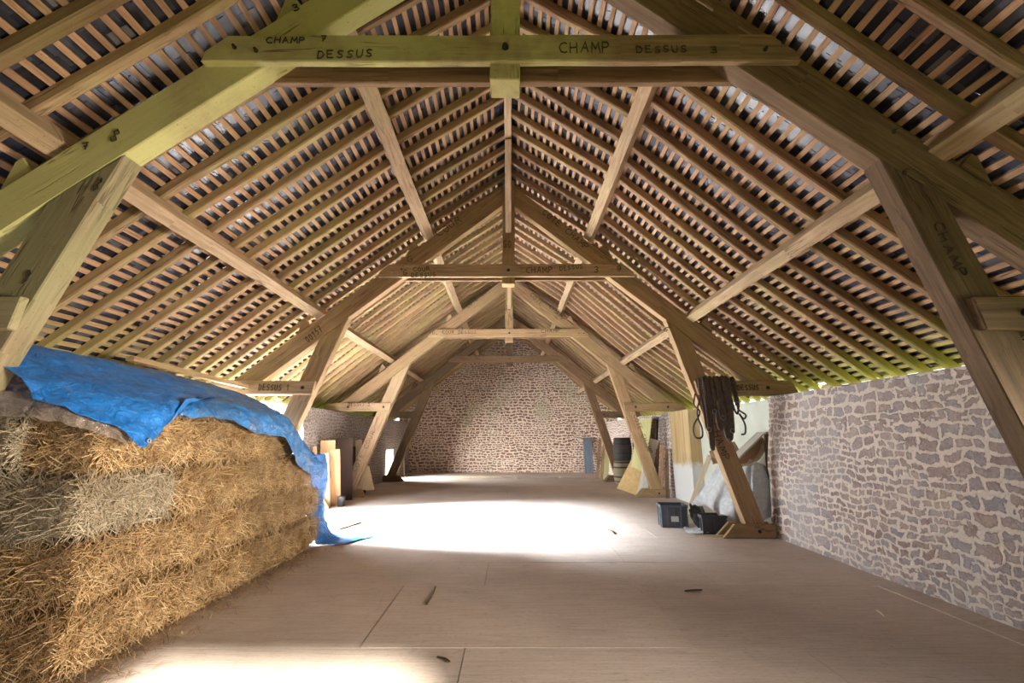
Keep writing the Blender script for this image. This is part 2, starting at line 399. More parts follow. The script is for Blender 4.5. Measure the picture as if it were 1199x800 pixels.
def tube(path, r, name='tube', seg=8, flat=1.0, up=(0, 1, 0)):
    """swept round or flattened strip along a smooth path"""
    P = [Vector(p) for p in path]
    Q = []
    for i in range(len(P) - 1):
        a, b, c, d = P[max(i - 1, 0)], P[i], P[i + 1], P[min(i + 2, len(P) - 1)]
        for k in range(6):
            t = k / 6
            Q.append(0.5 * ((2 * b) + (c - a) * t + (2 * a - 5 * b + 4 * c - d) * t * t + (3 * b - a - 3 * c + d) * t ** 3))
    Q.append(P[-1])
    bm = bmesh.new(); rings = []
    for i, q in enumerate(Q):
        t = (Q[min(i + 1, len(Q) - 1)] - Q[max(i - 1, 0)]).normalized()
        s = t.cross(Vector(up)); s = s.normalized() if s.length > 1e-4 else t.orthogonal().normalized()
        u = s.cross(t)
        rings.append([bm.verts.new(q + s * (math.cos(2 * PI * k / seg) * r) + u * (math.sin(2 * PI * k / seg) * r * flat)) for k in range(seg)])
    for a, b in zip(rings, rings[1:]):
        for k in range(seg): bm.faces.new((a[k], a[(k + 1) % seg], b[(k + 1) % seg], b[k]))
    bm.faces.new(rings[0][::-1]); bm.faces.new(rings[-1])
    return finish(bm, name, True)
def sheet(ctrl, nu, nv, wob=0.02, wscale=4.0, seed=0, name='sheet', fold=0.0, pleat=0.0):
    """a cloth through a grid of control points"""
    G = [[Vector(p) for p in row] for row in ctrl]
    def cr(a, b, c, d, t): return 0.5 * ((2 * b) + (c - a) * t + (2 * a - 5 * b + 4 * c - d) * t * t + (3 * b - a - 3 * c + d) * t ** 3)
    def along(row, t):
        n = len(row) - 1; x = min(t * n, n - 1e-6); i = int(x)
        return cr(row[max(i - 1, 0)], row[i], row[i + 1], row[min(i + 2, n)], x - i)
    bm = bmesh.new(); V = []
    for j in range(nv + 1):
        row = []
        tv = j / nv
        for i in range(nu + 1):
            col = [along(r, i / nu) for r in G]
            p = along(col, tv)
            q = p * wscale + Vector((seed, seed, seed))
            p = p + mnoise.noise_vector(q) * wob + mnoise.noise_vector(q * 2.7) * wob * 0.5
            if fold:
                f = abs(mnoise.noise(q * 1.3 + Vector((9, 2, 5))))
                p = p + Vector((1, 0, 0.3)) * (fold * max(0, 0.25 - f))
            if pleat:
                ph = i / nu * 34 + 2.5 * mnoise.noise(Vector((i / nu * 5, tv * 1.5, seed)))
                p = p + Vector((-0.3, -1, 0.1)) * (pleat * math.sin(ph) * (0.25 + 0.75 * tv))
            row.append(bm.verts.new(p))
        V.append(row)
    for j in range(nv):
        for i in range(nu): bm.faces.new((V[j][i], V[j][i + 1], V[j + 1][i + 1], V[j + 1][i]))
    return finish(bm, name, True)
def solid(o, t=0.002):
    m = o.modifiers.new('Solidify', 'SOLIDIFY'); m.thickness = t; m.offset = 0
ORD = ['zeroth', 'first', 'second', 'third', 'fourth', 'fifth', 'sixth', 'seventh', 'eighth', 'ninth', 'tenth', 'eleventh', 'twelfth', 'thirteenth', 'fourteenth',
       'fifteenth', 'sixteenth', 'seventeenth', 'eighteenth', 'nineteenth']
TENS = {2: ('twenty', 'twentieth'), 3: ('thirty', 'thirtieth'), 4: ('forty', 'fortieth'), 5: ('fifty', 'fiftieth'), 6: ('sixty', 'sixtieth')}
def ordinal(n):
    if n < 20: return ORD[n]
    t, u = divmod(n, 10)
    return TENS[t][1] if u == 0 else TENS[t][0] + '-' + ORD[u]

# ------------------------------------------------------------------ hand lettering
GL = {'C': [[(.9, .9), (.6, 1), (.2, .85), (0, .5), (.2, .12), (.6, 0), (.9, .1)]], 'H': [[(0, 0), (0, 1)], [(.8, 0), (.8, 1)], [(0, .5), (.8, .55)]],
      'A': [[(0, 0), (.45, 1), (.85, 0)], [(.2, .38), (.68, .38)]], 'M': [[(0, 0), (.1, 1), (.5, .35), (.85, 1), (1, 0)]],
      'P': [[(0, 0), (0, 1), (.6, .95), (.75, .72), (.55, .5), (0, .45)]], 'D': [[(0, 0), (0, 1), (.5, .92), (.8, .5), (.5, .06), (0, 0)]],
      'E': [[(.75, 1), (0, 1), (0, 0), (.75, 0)], [(0, .52), (.6, .52)]], 'S': [[(.75, .9), (.4, 1), (.08, .8), (.2, .56), (.6, .42), (.72, .18), (.4, 0), (.02, .12)]],
      'U': [[(0, 1), (0, .3), (.2, .02), (.55, .02), (.75, .3), (.75, 1)]], 'O': [[(.45, 1), (.1, .8), (0, .45), (.2, .05), (.55, 0), (.85, .3), (.8, .75), (.45, 1)]],
      'R': [[(0, 0), (0, 1), (.6, .92), (.7, .7), (.5, .52), (0, .48)], [(.35, .5), (.8, 0)]], 'T': [[(0, 1), (.85, 1)], [(.42, 1), (.42, 0)]],
      'G': [[(.85, .85), (.5, 1), (.12, .8), (0, .4), (.3, .02), (.75, .1), (.8, .45), (.5, .45)]], '0': [[(.4, 1), (.05, .7), (.1, .2), (.4, 0), (.7, .3), (.65, .8), (.4, 1)]],
      '1': [[(.1, .75), (.4, 1), (.4, 0)]], '3': [[(.05, .9), (.4, 1), (.65, .8), (.5, .56), (.25, .52), (.6, .42), (.68, .15), (.35, 0), (.0, .1)]],
      '4': [[(.55, 0), (.55, 1), (.0, .35), (.8, .35)]], '5': [[(.7, 1), (.15, 1), (.08, .55), (.45, .6), (.68, .35), (.45, .02), (.0, .08)]],
      '6': [[(.6, .95), (.2, .65), (.05, .25), (.3, 0), (.6, .15), (.55, .42), (.12, .38)]], '7': [[(0, 1), (.7, 1), (.25, 0)], [(.2, .5), (.6, .5)]],
      '8': [[(.4, .52), (.12, .75), (.4, 1), (.65, .78), (.4, .52), (.05, .22), (.4, 0), (.72, .22), (.4, .52)]], '9': [[(.62, .7), (.35, .5), (.08, .72), (.35, 1), (.62, .8), (.6, .3), (.3, 0)]],
      '+': [[(.4, .2), (.4, .8)], [(.1, .5), (.7, .5)]], '-': [[(.1, .5), (.7, .5)]]}
def lettering(text, p0, p1, hpx, Y, parent, pen=0.011):
    """pencil letters on the face of a timber at depth Y, written from p0 to p1"""
    a, b = at(*p0, Y), at(*p1, Y); pen *= 0.62 if Y < 4 else 1.0
    d = (b - a); L = d.length; d.normalize(); n = Vector((0, -1, 0)); u = d.cross(Vector((0, 1, 0))) * -1
    u = Vector((-d.z, 0, d.x))
    h = hpx / F_PX * (Y * math.cos(TILT) + (a.z - EYE) * math.sin(TILT))
    k = len(text); adv = L / k
    bm = bmesh.new()
    for i, ch in enumerate(text):
        if ch == ' ': continue
        tilt = random.uniform(-.08, .08); dz = random.uniform(-.08, .08) * h
        for st in GL[ch]:
            pts = [a + d * (adv * (i + x * 0.78 + tilt * y)) + u * (y * h + dz) for x, y in st]
            for q, r in zip(pts, pts[1:]):
                e = (r - q)
                if e.length < 1e-5: continue
                e.normalize(); s = Vector((-e.z, 0, e.x)) * (pen / 2)
                q2, r2 = q - e * pen * 0.3, r + e * pen * 0.3
                vs = [bm.verts.new(v + n * o) for o in (0.008, 0.002) for v in (q2 - s, r2 - s, r2 + s, q2 + s)]
                for f in ((0, 1, 2, 3), (7, 6, 5, 4), (0, 4, 5, 1), (1, 5, 6, 2), (2, 6, 7, 3), (3, 7, 4, 0)): bm.faces.new([vs[j] for j in f])
    me = finish(bm, 'lettering')
    return link('lettering', me, M_INK, parent)
def bolt(x, y, z, parent, r=0.02):
    bm = bmesh.new()
    bmesh.ops.create_cone(bm, cap_ends=True, segments=6, radius1=r * 1.3, radius2=r * 1.3, depth=0.008, matrix=Matrix.Translation((x, y - 0.004, z)) @ Matrix.Rotation(PI / 2, 4, 'X'))
    bmesh.ops.create_cone(bm, cap_ends=True, segments=6, radius1=r, radius2=r * 0.85, depth=0.022, matrix=Matrix.Translation((x, y - 0.019, z)) @ Matrix.Rotation(PI / 2, 4, 'X'))
    return link('bolt', finish(bm, 'bolt'), M_IRON, parent)

# ------------------------------------------------------------------ setting: floor, walls, roof covering
Y0, Y1 = -1.65, 20.4
WZ = 2.15
XL0, XL1, XR0, XR1 = -4.42, -4.50, 4.05, 4.24      # inner wall faces at floor and at wall top
def wall_side(name, sgn, x0, x1, spans, m, thick=0.78):
    """a battered rubble wall; spans = (y0, y1, z0, z1)"""
    bm = bmesh.new()
    for ya, yb, za, zb in spans:
        ny, nz = max(2, int((yb - ya) / 0.12)), max(2, int((zb - za) / 0.12))
        def X(z): return x0 + (x1 - x0) * z / WZ
        grid = []
        for i in range(ny + 1):
            row = []
            for j in range(nz + 1):
                y, z = ya + (yb - ya) * i / ny, za + (zb - za) * j / nz
                q = Vector((x0, y, z))
                edge = 0.25 if j == 0 else 1.0
                dx = mnoise.noise(q * 3.5) * 0.028 * edge + mnoise.noise(q * 1.1) * 0.03 * edge
                dz = 0.0 if 0 < j < nz or z < 0.1 else mnoise.noise(q * 4 + Vector((5, 5, 5))) * 0.025
                row.append(bm.verts.new((X(z) + dx, y, z + dz)))
            grid.append(row)
        for i in range(ny):
            for j in range(nz): bm.faces.new((grid[i][j], grid[i + 1][j], grid[i + 1][j + 1], grid[i][j + 1]))
        xo = x0 + sgn * thick
        back = [[bm.verts.new((xo, grid[i][j].co.y, grid[i][j].co.z)) for j in (0, nz)] for i in (0, ny)]
        bm.faces.new((back[0][0], back[0][1], back[1][1], back[1][0]))
        top = [grid[i][nz] for i in range(ny + 1)]; bot = [grid[i][0] for i in range(ny + 1)]
        bm.faces.new(top + [back[1][1], back[0][1]]); bm.faces.new(bot + [back[1][0], back[0][0]])
        bm.faces.new([grid[0][j] for j in range(nz + 1)] + [back[0][1], back[0][0]])
        bm.faces.new([grid[ny][j] for j in range(nz + 1)] + [back[1][1], back[1][0]])
    return struct(name, finish(bm, name), m)
wall_side('wall_right', 1, XR0, XR1, [(Y0, 0.5, 0, WZ), (2.5, 7.5, 0, WZ), (12.0, Y1, 0, WZ)], M_STONE_R)
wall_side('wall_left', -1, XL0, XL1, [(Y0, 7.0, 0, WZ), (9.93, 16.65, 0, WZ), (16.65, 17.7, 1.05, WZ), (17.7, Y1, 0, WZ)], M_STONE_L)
# infill of the wagon doorway opposite: limewashed panel and the ochre-stained pier beside it
bm = bmesh.new(); box(bm, 4.42, 4.75, 7.5, 10.75, 0, 2.13)
struct('door_1', finish(bm, 'door_1'), M_PLASTER)
bm = bmesh.new(); box(bm, 4.16, 4.83, 10.75, 12.0, 0, 2.14)
struct('trim_1', finish(bm, 'trim_1'), M_STAINED)

# roof profile (underside of the rafters), half-span by half-span
PROF = {1: [(-0.04, 6.12), (1.45, 5.10), (3.05, 3.67), (5.02, 2.19)], -1: [(-0.04, 6.12), (-1.52, 5.10), (-3.25, 3.77), (-5.20, 2.18)]}
def prof(side, s, off=0.0):
    """point at slope distance s from the ridge, lifted off along the outward normal; returns point, tangent, normal"""
    P = [Vector((x, 0, z)) for x, z in PROF[side]]
    k = s
    for i in range(len(P) - 1):
        a, b = P[i], P[i + 1]; L = (b - a).length
        if k <= L or i == len(P) - 2:
            t = (b - a).normalized(); n = Vector((-t.z, 0, t.x)) * (1 if side > 0 else -1)
            if n.z < 0: n = -n
            return a + t * k + n * off, t, n
        k -= L
def slope_len(side):
    P = [Vector((x, 0, z)) for x, z in PROF[side]]
    return sum((b - a).length for a, b in zip(P, P[1:]))

# gables
def gable(name, ya, yb, holes, m):
    bm = bmesh.new()
    top = [(5.0, 2.25), (3.05, 3.83), (1.45, 5.17), (-0.04, 6.2), (-1.52, 5.17), (-3.25, 3.85), (-5.15, 2.35)]
    xs = sorted({-4.95, 4.75} | {h[0] for h in holes} | {h[1] for h in holes} | {x for x, _ in top if -4.9 < x < 4.7})
    def roofz(x):
        T = sorted(top)
        for (a, za), (b, zb) in zip(T, T[1:]):
            if a <= x <= b: return za + (zb - za) * (x - a) / (b - a)
        return 2.3
    for xa, xb in zip(xs, xs[1:]):
        cuts = [(0.0, None)]
        hs = sorted([h for h in holes if h[0] <= xa + 1e-6 and h[1] >= xb - 1e-6], key=lambda h: h[2])
        z = 0.0; spans = []
        for h in hs:
            if h[2] > z: spans.append((z, z, h[2], h[2]))
            z = h[3]
        spans.append((z, z, roofz(xa), roofz(xb)))
        for z0a, z0b, z1a, z1b in spans:
            vs = [bm.verts.new(p) for p in ((xa, ya, z0a), (xb, ya, z0b), (xb, yb, z0b), (xa, yb, z0a), (xa, ya, z1a), (xb, ya, z1b), (xb, yb, z1b), (xa, yb, z1a))]
            for q in ((0, 3, 2, 1), (4, 5, 6, 7), (0, 1, 5, 4), (1, 2, 6, 5), (2, 3, 7, 6), (3, 0, 4, 7)): bm.faces.new([vs[i] for i in q])
    return struct(name, finish(bm, name), m)
gable('wall_back', Y1, Y1 + 0.6, [], M_STONE_B)
HATCH = (-0.3, 1.7, 1.7, 4.05)
gable('wall_front', Y0 - 0.5, Y0, [HATCH], M_STONE_L)

# floor panels
bm = bmesh.new()
uvl = None
rows = [-1.65, 0.1, 1.3, 2.45, 3.68, 5.1, 5.98, 7.36, 8.6, 9.85, 11.4, 12.6, 13.9, 15.1, 16.3, 17.55]
for j, (a, b) in enumerate(zip(rows, rows[1:])):
    x = -4.5 + (j * 0.83) % 1.6 - 1.6
    while x < 4.4:
        w = 2.44
        xa, xb = max(x, -4.75), min(x + w, 4.6)
        if xb > xa:
            g = 0.002; hz = 0.0 + random.uniform(-0.002, 0.002)
            box(bm, xa + g, xb - g, a + g, b - g, -0.02, hz)
        x += w
box(bm, -4.75, 4.6, 17.62, 20.45, -0.02, 0.0)
floor = struct('floor', finish(bm, 'floor'), M_FLOOR)
bm = bmesh.new(); box(bm, -5.1, 4.95, Y0 - 0.5, 20.9, -0.12, -0.021)
o = struct('floor_underlay', finish(bm, 'floor_underlay'), M_FLOORGAP)
bm = bmesh.new(); box(bm, -60, 60, -60, 80, -0.4, -0.15)
struct('ground', finish(bm, 'ground'), M_GRASS)

# slates
def slates(name, side):
    V, Fc = [], []
    L = slope_len(side) + 0.0
    exp_ = 0.12; nrow = int(L / exp_)
    for r in range(nrow):
        s_low = L - r * exp_
        y = -2.4 + random.uniform(0, 0.2)
        while y < 21.0:
            w = random.uniform(0.16, 0.25)
            ln = random.uniform(0.25, 0.30)
            j1, j2, j3 = random.uniform(-0.012, 0.012), random.uniform(-0.004, 0.006), random.uniform(-0.006, 0.006)
            s0, s1 = max(s_low - ln, 0.0), s_low + j1
            if random.random() > 0.0012 and s1 > s0 + 0.03:
                p0, t0, n0 = prof(side, s0, 0.129); p1, t1, n1 = prof(side, s1, 0.146 + j2)
                b = len(V); th = 0.006
                for p, n, sk in ((p0, n0, j3), (p1, n1, -j3)):
                    for yy in (y + 0.002, y + w - 0.002):
                        for k in (0, th):
                            q = p + n * k; V.append((q.x, yy + sk, q.z))
                Fc += [(b, b + 2, b + 6, b + 4), (b + 1, b + 5, b + 7, b + 3), (b, b + 1, b + 3, b + 2), (b + 4, b + 6, b + 7, b + 5), (b, b + 4, b + 5, b + 1), (b + 2, b + 3, b + 7, b + 6)]
            y += w
    me = mesh_np(name, V, Fc)
    return struct(name, me, M_SLATE)
slates('ceiling_left', -1); slates('ceiling_right', 1)

# slate ridge capping
bm = bmesh.new()
for sg in (-1, 1):
    vs = [bm.verts.new(p) for p in ((-0.04, -2.4, 6.40), (-0.04, 21, 6.40), (-0.04 + sg * 0.34, 21, 6.13), (-0.04 + sg * 0.34, -2.4, 6.13), (-0.04, -2.4, 6.44), (-0.04, 21, 6.44), (-0.04 + sg * 0.34, 21, 6.17), (-0.04 + sg * 0.34, -2.4, 6.17))]
    for v in vs: v.co.z -= 0.07
    for q in ((0, 3, 2, 1), (4, 5, 6, 7), (0, 1, 5, 4), (1, 2, 6, 5), (2, 3, 7, 6), (3, 0, 4, 7)): bm.faces.new([vs[i] for i in q])
struct('trim_2', finish(bm, 'trim_2'), M_SLATE)

# ------------------------------------------------------------------ trusses
TD = [2.80, 7.30, 12.05, 16.2]
SIDE = {-1: 'bale-side', 1: 'crate-side'}
TRUSS_LABEL = ['front oak truss standing before the bales, its collar marked CHAMP and DESSUS',
               'second oak truss, with leather harness hanging from one short tie',
               'third oak truss, leg base beside the leaning tan plywood board',
               'last oak truss, dark, standing in front of the stone gable wall']
def make_truss(i):
    D = TD[i]
    t = thing('roof_truss', TRUSS_LABEL[i], 'roof truss', (-0.04, D + 0.13, 0), 'oak trusses along the barn')
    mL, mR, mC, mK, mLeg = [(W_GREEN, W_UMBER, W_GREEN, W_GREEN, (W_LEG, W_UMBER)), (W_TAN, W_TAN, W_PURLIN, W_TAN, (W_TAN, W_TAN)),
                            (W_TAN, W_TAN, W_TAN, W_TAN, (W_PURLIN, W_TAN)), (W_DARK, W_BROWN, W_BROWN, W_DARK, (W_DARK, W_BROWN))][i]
    f, b = D + 0.05, D + 0.21
    P = {}
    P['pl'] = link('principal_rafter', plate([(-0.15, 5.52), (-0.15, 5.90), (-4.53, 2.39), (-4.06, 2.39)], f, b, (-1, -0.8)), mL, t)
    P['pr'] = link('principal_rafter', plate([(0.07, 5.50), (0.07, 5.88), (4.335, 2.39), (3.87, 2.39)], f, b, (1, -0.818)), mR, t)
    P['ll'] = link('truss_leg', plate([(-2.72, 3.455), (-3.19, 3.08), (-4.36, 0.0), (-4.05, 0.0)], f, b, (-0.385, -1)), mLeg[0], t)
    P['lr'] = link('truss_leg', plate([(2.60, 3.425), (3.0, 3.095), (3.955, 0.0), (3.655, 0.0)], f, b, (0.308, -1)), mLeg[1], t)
    P['k'] = link('king_post', plate([(-0.15, 4.05), (-0.15, 6.0), (0.07, 6.0), (0.07, 4.05)], f - 0.02, b + 0.02, (0, 1)), mK, t)
    cz = random.uniform(-0.01, 0.01)
    for q, (ya, yb) in enumerate(((D, D + 0.06), (D + 0.20, D + 0.26))):
        P['c%d' % q] = link('collar_tie', plate([(-2.26, 4.17 + cz), (2.12, 4.18 + cz), (2.09, 4.27 + cz), (1.92, 4.41 + cz), (-2.08, 4.40 + cz), (-2.24, 4.26 + cz)], ya, yb, (1, 0)), mC if q == 0 else W_BROWN, t)
        P['bl%d' % q] = link('short_tie', plate([(-3.20 - 0.1 * q, 2.17), (-3.16 - 0.1 * q, 2.39), (-4.85, 2.39), (-4.9, 2.17)], ya, yb, (1, 0)), mLeg[0], t)
        P['br%d' % q] = link('short_tie', plate([(3.03 + 0.05 * q, 2.17), (2.98 + 0.05 * q, 2.39), (4.55, 2.39), (4.66, 2.17)], ya, yb, (1, 0)), mLeg[1], t)
        sl, sr = -3.72, 3.2
        P['sl%d' % q] = link('sole_block', plate([(sl, 0.0), (sl - 0.17, 0.2), (-4.40, 0.2), (-4.40, 0.0)], ya, yb, (1, 0)), mLeg[0], t)
        P['sr%d' % q] = link('sole_block', plate([(sr, 0.0), (sr + 0.2, 0.2), (4.03, 0.2), (4.03, 0.0)], ya, yb, (1, 0)), mLeg[1], t)
    # braces from the king post to the ridge, purlin cleats, bolts
    for dy, sg in ((-0.0, -1), (0.26, 1)):
        if i == 0 and sg < 0: continue
        y = D + dy
        link('ridge_brace', bar((-0.04, y + 0.03 * sg, 4.98), (-0.04, y + sg * 1.15, 5.98), 0.10, 0.10, (0, 0, 1)), W_PURLIN, t)
    for sg, (x, z), m in ((-1, (-1.56, 4.77), mL), (1, (1.50, 4.73), mR), (-1, (-3.33, 3.36), mL), (1, (3.14, 3.40), mR)):
        sl = 0.80 if sg < 0 else 0.818
        tx = Vector((sg, 0, -sl)).normalized(); n = Vector((sl * sg, 0, 1)).normalized()
        p = Vector((x, 0, z)) + tx * 0.05
        a, c = p + n * 0.01, p + n * 0.15
        link('purlin_cleat', plate([(a.x, a.z), (a.x + tx.x * 0.25, a.z + tx.z * 0.25), (c.x + tx.x * 0.06, c.z + tx.z * 0.06), (c.x, c.z)], f + 0.02, b - 0.02, (tx.x, tx.z), cuts=0), m, t)
    bolt(-0.04, D, 4.29 + cz, P['c0'], 0.022)
    for x in (-2.02, -1.86, 1.86, 2.0): bolt(x, D, 4.25 + cz + random.uniform(0, 0.1), P['c0'], 0.012)
    for x in (-3.36, -4.3): bolt(x, D, 2.28, P['bl0'], 0.024)
    for x in (3.3, 4.15): bolt(x, D, 2.28, P['br0'], 0.024)
    bolt(-4.12, D, 0.1, P['sl0'], 0.02); bolt(3.77, D, 0.1, P['sr0'], 0.02)
    return t, P
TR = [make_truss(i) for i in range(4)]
def write(i, part, text, p0, p1, h, pen=0.011):
    front = part[0] in 'cbs' and part != 'k'
    lettering(text, p0, p1, h, TD[i] + (0.0 if front else (0.03 if part == 'k' else 0.05)), TR[i][1][part], pen)
for a in ((0, 'c0', 'CHAMP', (655, 62), (718, 62), 14), (0, 'c0', 'DESSUS', (746, 62), (808, 62), 9), (0, 'c0', '3', (832, 63), (845, 63), 9), (0, 'c0', 'DESSUS', (372, 69), (440, 67), 10),
          (0, 'c0', 'CHAMP', (312, 51), (360, 51), 8), (0, 'c0', '7', (376, 49), (386, 49), 7), (0, 'pl', '8', (128, 164), (142, 168), 16), (0, 'pl', '7', (98, 176), (110, 174), 9), (0, 'll', '8', (108, 222), (118, 226), 17),
          (0, 'll', '9', (24, 332), (36, 336), 17), (0, 'pl', '3', (345, 14), (356, 10), 9), (0, 'lr', 'CHAMP', (1092, 262), (1124, 330), 12), (0, 'pr', '6', (1043, 156), (1050, 160), 9), (0, 'lr', '6', (1055, 203), (1062, 208), 12),
          (1, 'pl', 'COUR', (514, 278), (544, 258), 9), (1, 'pl', 'G', (479, 308), (486, 304), 8), (1, 'c0', 'G', (472, 323), (478, 323), 7), (1, 'c0', 'COUR', (484, 318), (505, 317), 5), (1, 'c0', 'DESSUS', (482, 325), (512, 324), 5),
          (1, 'c0', 'CHAMP', (616, 320), (649, 319), 7), (1, 'c0', 'DESSUS', (656, 317), (684, 314), 5), (1, 'c0', '3', (696, 319), (704, 319), 7), (1, 'c0', '0', (723, 318), (730, 318), 7),
          (1, 'pr', 'COTE CHAMP', (634, 250), (688, 294), 7), (1, 'pl', '00157', (361, 401), (380, 387), 8), (1, 'bl0', 'DESSUS 1', (303, 457), (340, 458), 7), (1, 'br0', 'DESSUS', (864, 457), (890, 457), 6),
          (1, 'lr', 'CHAMP', (832, 497), (848, 543), 8), (1, 'k', 'G0', (589, 290), (601, 290), 9), (1, 'pr', '6', (776, 386), (784, 392), 8),
          (2, 'pl', 'COTE COUR', (548, 361), (577, 336), 5), (2, 'pr', 'COTE', (620, 346), (634, 360), 5), (2, 'pr', 'CHAMP', (642, 360), (660, 378), 5), (2, 'c0', '+G', (502, 392), (510, 392), 5), (2, 'c0', 'COUR DESSUS', (518, 391), (559, 391), 4),
          (2, 'c0', 'CHAMP', (634, 390), (657, 389), 4), (2, 'bl0', 'DESSUS 5', (408, 476), (434, 475), 5), (2, 'll', 'COTE COUR', (417, 553), (440, 504), 5), (2, 'lr', 'COTE CHAMP', (741, 487), (760, 533), 5),
          (2, 'k', 'G0', (591, 364), (599, 364), 6)):
    write(*a)

# purlins and ridge, one length per bay
BAYS = [(Y0 + 0.02, 2.95), (2.86, 7.46), (7.36, 12.2), (12.11, 16.36), (16.26, 20.38)]
BAYN = ['in the bay before the front truss', 'between front and second trusses', 'between second and third trusses', 'between third and last trusses', 'between last truss and stone gable']
def purlin(side, anchor, up_edge, bay, level):
    x, z = anchor
    sl = 0.80 if side < 0 else 0.818
    tx = Vector((side, 0, -sl)).normalized(); n = Vector((sl * side, 0, 1)).normalized()
    c = Vector((x, 0, z)) + n * 0.10 + tx * (0.07 if up_edge else -0.07)
    y0, y1 = BAYS[bay]
    s = 0.01 * (bay % 2)
    o = link('purlin', bar((c.x, y0, c.z + s), (c.x, y1, c.z - s), 0.14, 0.20, n, wob=0.012), W_PURLIN)
    tag(o, f'{level} purlin of the {SIDE[side]} roof slope, {BAYN[bay]}', 'purlin', 'roof purlins')
for bay in range(5):
    purlin(-1, (-3.18, 3.553), True, bay, 'lower'); purlin(1, (2.949, 3.48), True, bay, 'lower')
    purlin(-1, (-1.45, 4.86), False, bay, 'upper'); purlin(1, (1.40, 4.89), False, bay, 'upper')
    y0, y1 = BAYS[bay]
    o = link('ridge_purlin', bar((-0.04, y0, 6.07), (-0.04, y1, 6.07), 0.10, 0.16), W_PURLIN)
    tag(o, f'ridge purlin at the roof apex, {BAYN[bay]}', 'ridge purlin', 'ridge purlins')

# rafters
def rafter(side, y):
    L = slope_len(side); bm = bmesh.new()
    w, h = 0.075 + random.uniform(-.008, .012), 0.10
    ss = [0.02, 0.6, 1.2, 1.82, 2.4, 3.1, 3.85, 4.6, 5.4, L]
    dy0, dy1 = random.uniform(-.035, .035), random.uniform(-.035, .035)
    rings = []
    for s in ss:
        lo = prof(side, s, 0.0 + random.uniform(-.006, .012))[0]; hi = prof(side, s, h)[0]
        yy = y + dy0 + (dy1 - dy0) * s / L + random.uniform(-.008, .008)
        c = 0.012
        ring = []
        nrm = prof(side, s, 0)[2]
        for q, off, k in ((lo, -w / 2, 1), (lo, -w / 2, 0), (lo, w / 2, 0), (lo, w / 2, 1), (hi, w / 2, 0), (hi, -w / 2, 0)):
            sgn = -1 if off < 0 else 1
            p = q.copy(); yo = off
            if q is lo and k == 1: p = q + nrm * c
            elif q is lo: yo = off - sgn * c
            ring.append(bm.verts.new((p.x, yy + yo, p.z)))
        rings.append(ring)
    for a, b in zip(rings, rings[1:]):
        for k in range(6): bm.faces.new((a[k], a[(k + 1) % 6], b[(k + 1) % 6], b[k]))
    bm.faces.new(rings[0]); bm.faces.new(rings[-1][::-1])
    bmesh.ops.recalc_face_normals(bm, faces=bm.faces); bm.normal_update()
    tg = prof(side, L / 2)[1]; grain_uv(bm, tg)
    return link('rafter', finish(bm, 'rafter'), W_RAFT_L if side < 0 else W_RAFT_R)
RY = []
y = 5.03 - 0.385 * 13
while y < 20.3:
    RY.append(y + random.uniform(-0.02, 0.02)); y += 0.385
edges = [-9] + TD + [99]
for side in (-1, 1):
    cnt = [0] * 5
    for y in RY:
        y += 0.06 if side < 0 else 0.0
        bay = max(k for k in range(5) if y > edges[k]); cnt[bay] += 1
        o = rafter(side, y)
        tag(o, f'{ordinal(cnt[bay])} oak rafter of the {SIDE[side]} slope, {BAYN[bay]}', 'rafter', 'roof rafters')

# battens across the rafters
for side in (-1, 1):
    L = slope_len(side) - 0.01; n = int(L / 0.118)
    for r in range(n):
        s = L - 0.03 - r * 0.118 + random.uniform(-.006, .006)
        if s < 0.06: break
        bm = bmesh.new(); rings = []
        w, h = 0.046 + random.uniform(-.003, .005), 0.024
        ny = 30
        for k in range(ny + 1):
            y = -2.2 + (20.9 + 2.2) * k / ny
            p, t, nn = prof(side, s + random.uniform(-.004, .004), 0.101 + random.uniform(0, .002))
            rings.append([bm.verts.new((p.x + t.x * a + nn.x * b, y, p.z + t.z * a + nn.z * b)) for a, b in ((-w / 2, 0), (w / 2, 0), (w / 2, h), (-w / 2, h))])
        for a, b in zip(rings, rings[1:]):
            for k in range(4): bm.faces.new((a[k], a[(k + 1) % 4], b[(k + 1) % 4], b[k]))
        bm.faces.new(rings[0]); bm.faces.new(rings[-1][::-1])
        bmesh.ops.recalc_face_normals(bm, faces=bm.faces); bm.normal_update(); grain_uv(bm, (0, 1, 0))
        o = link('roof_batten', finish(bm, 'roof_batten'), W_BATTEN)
        tag(o, f'{ordinal(r + 1)} sawn batten up from the {SIDE[side]} eaves, under the slates', 'roof batten', 'roof battens')

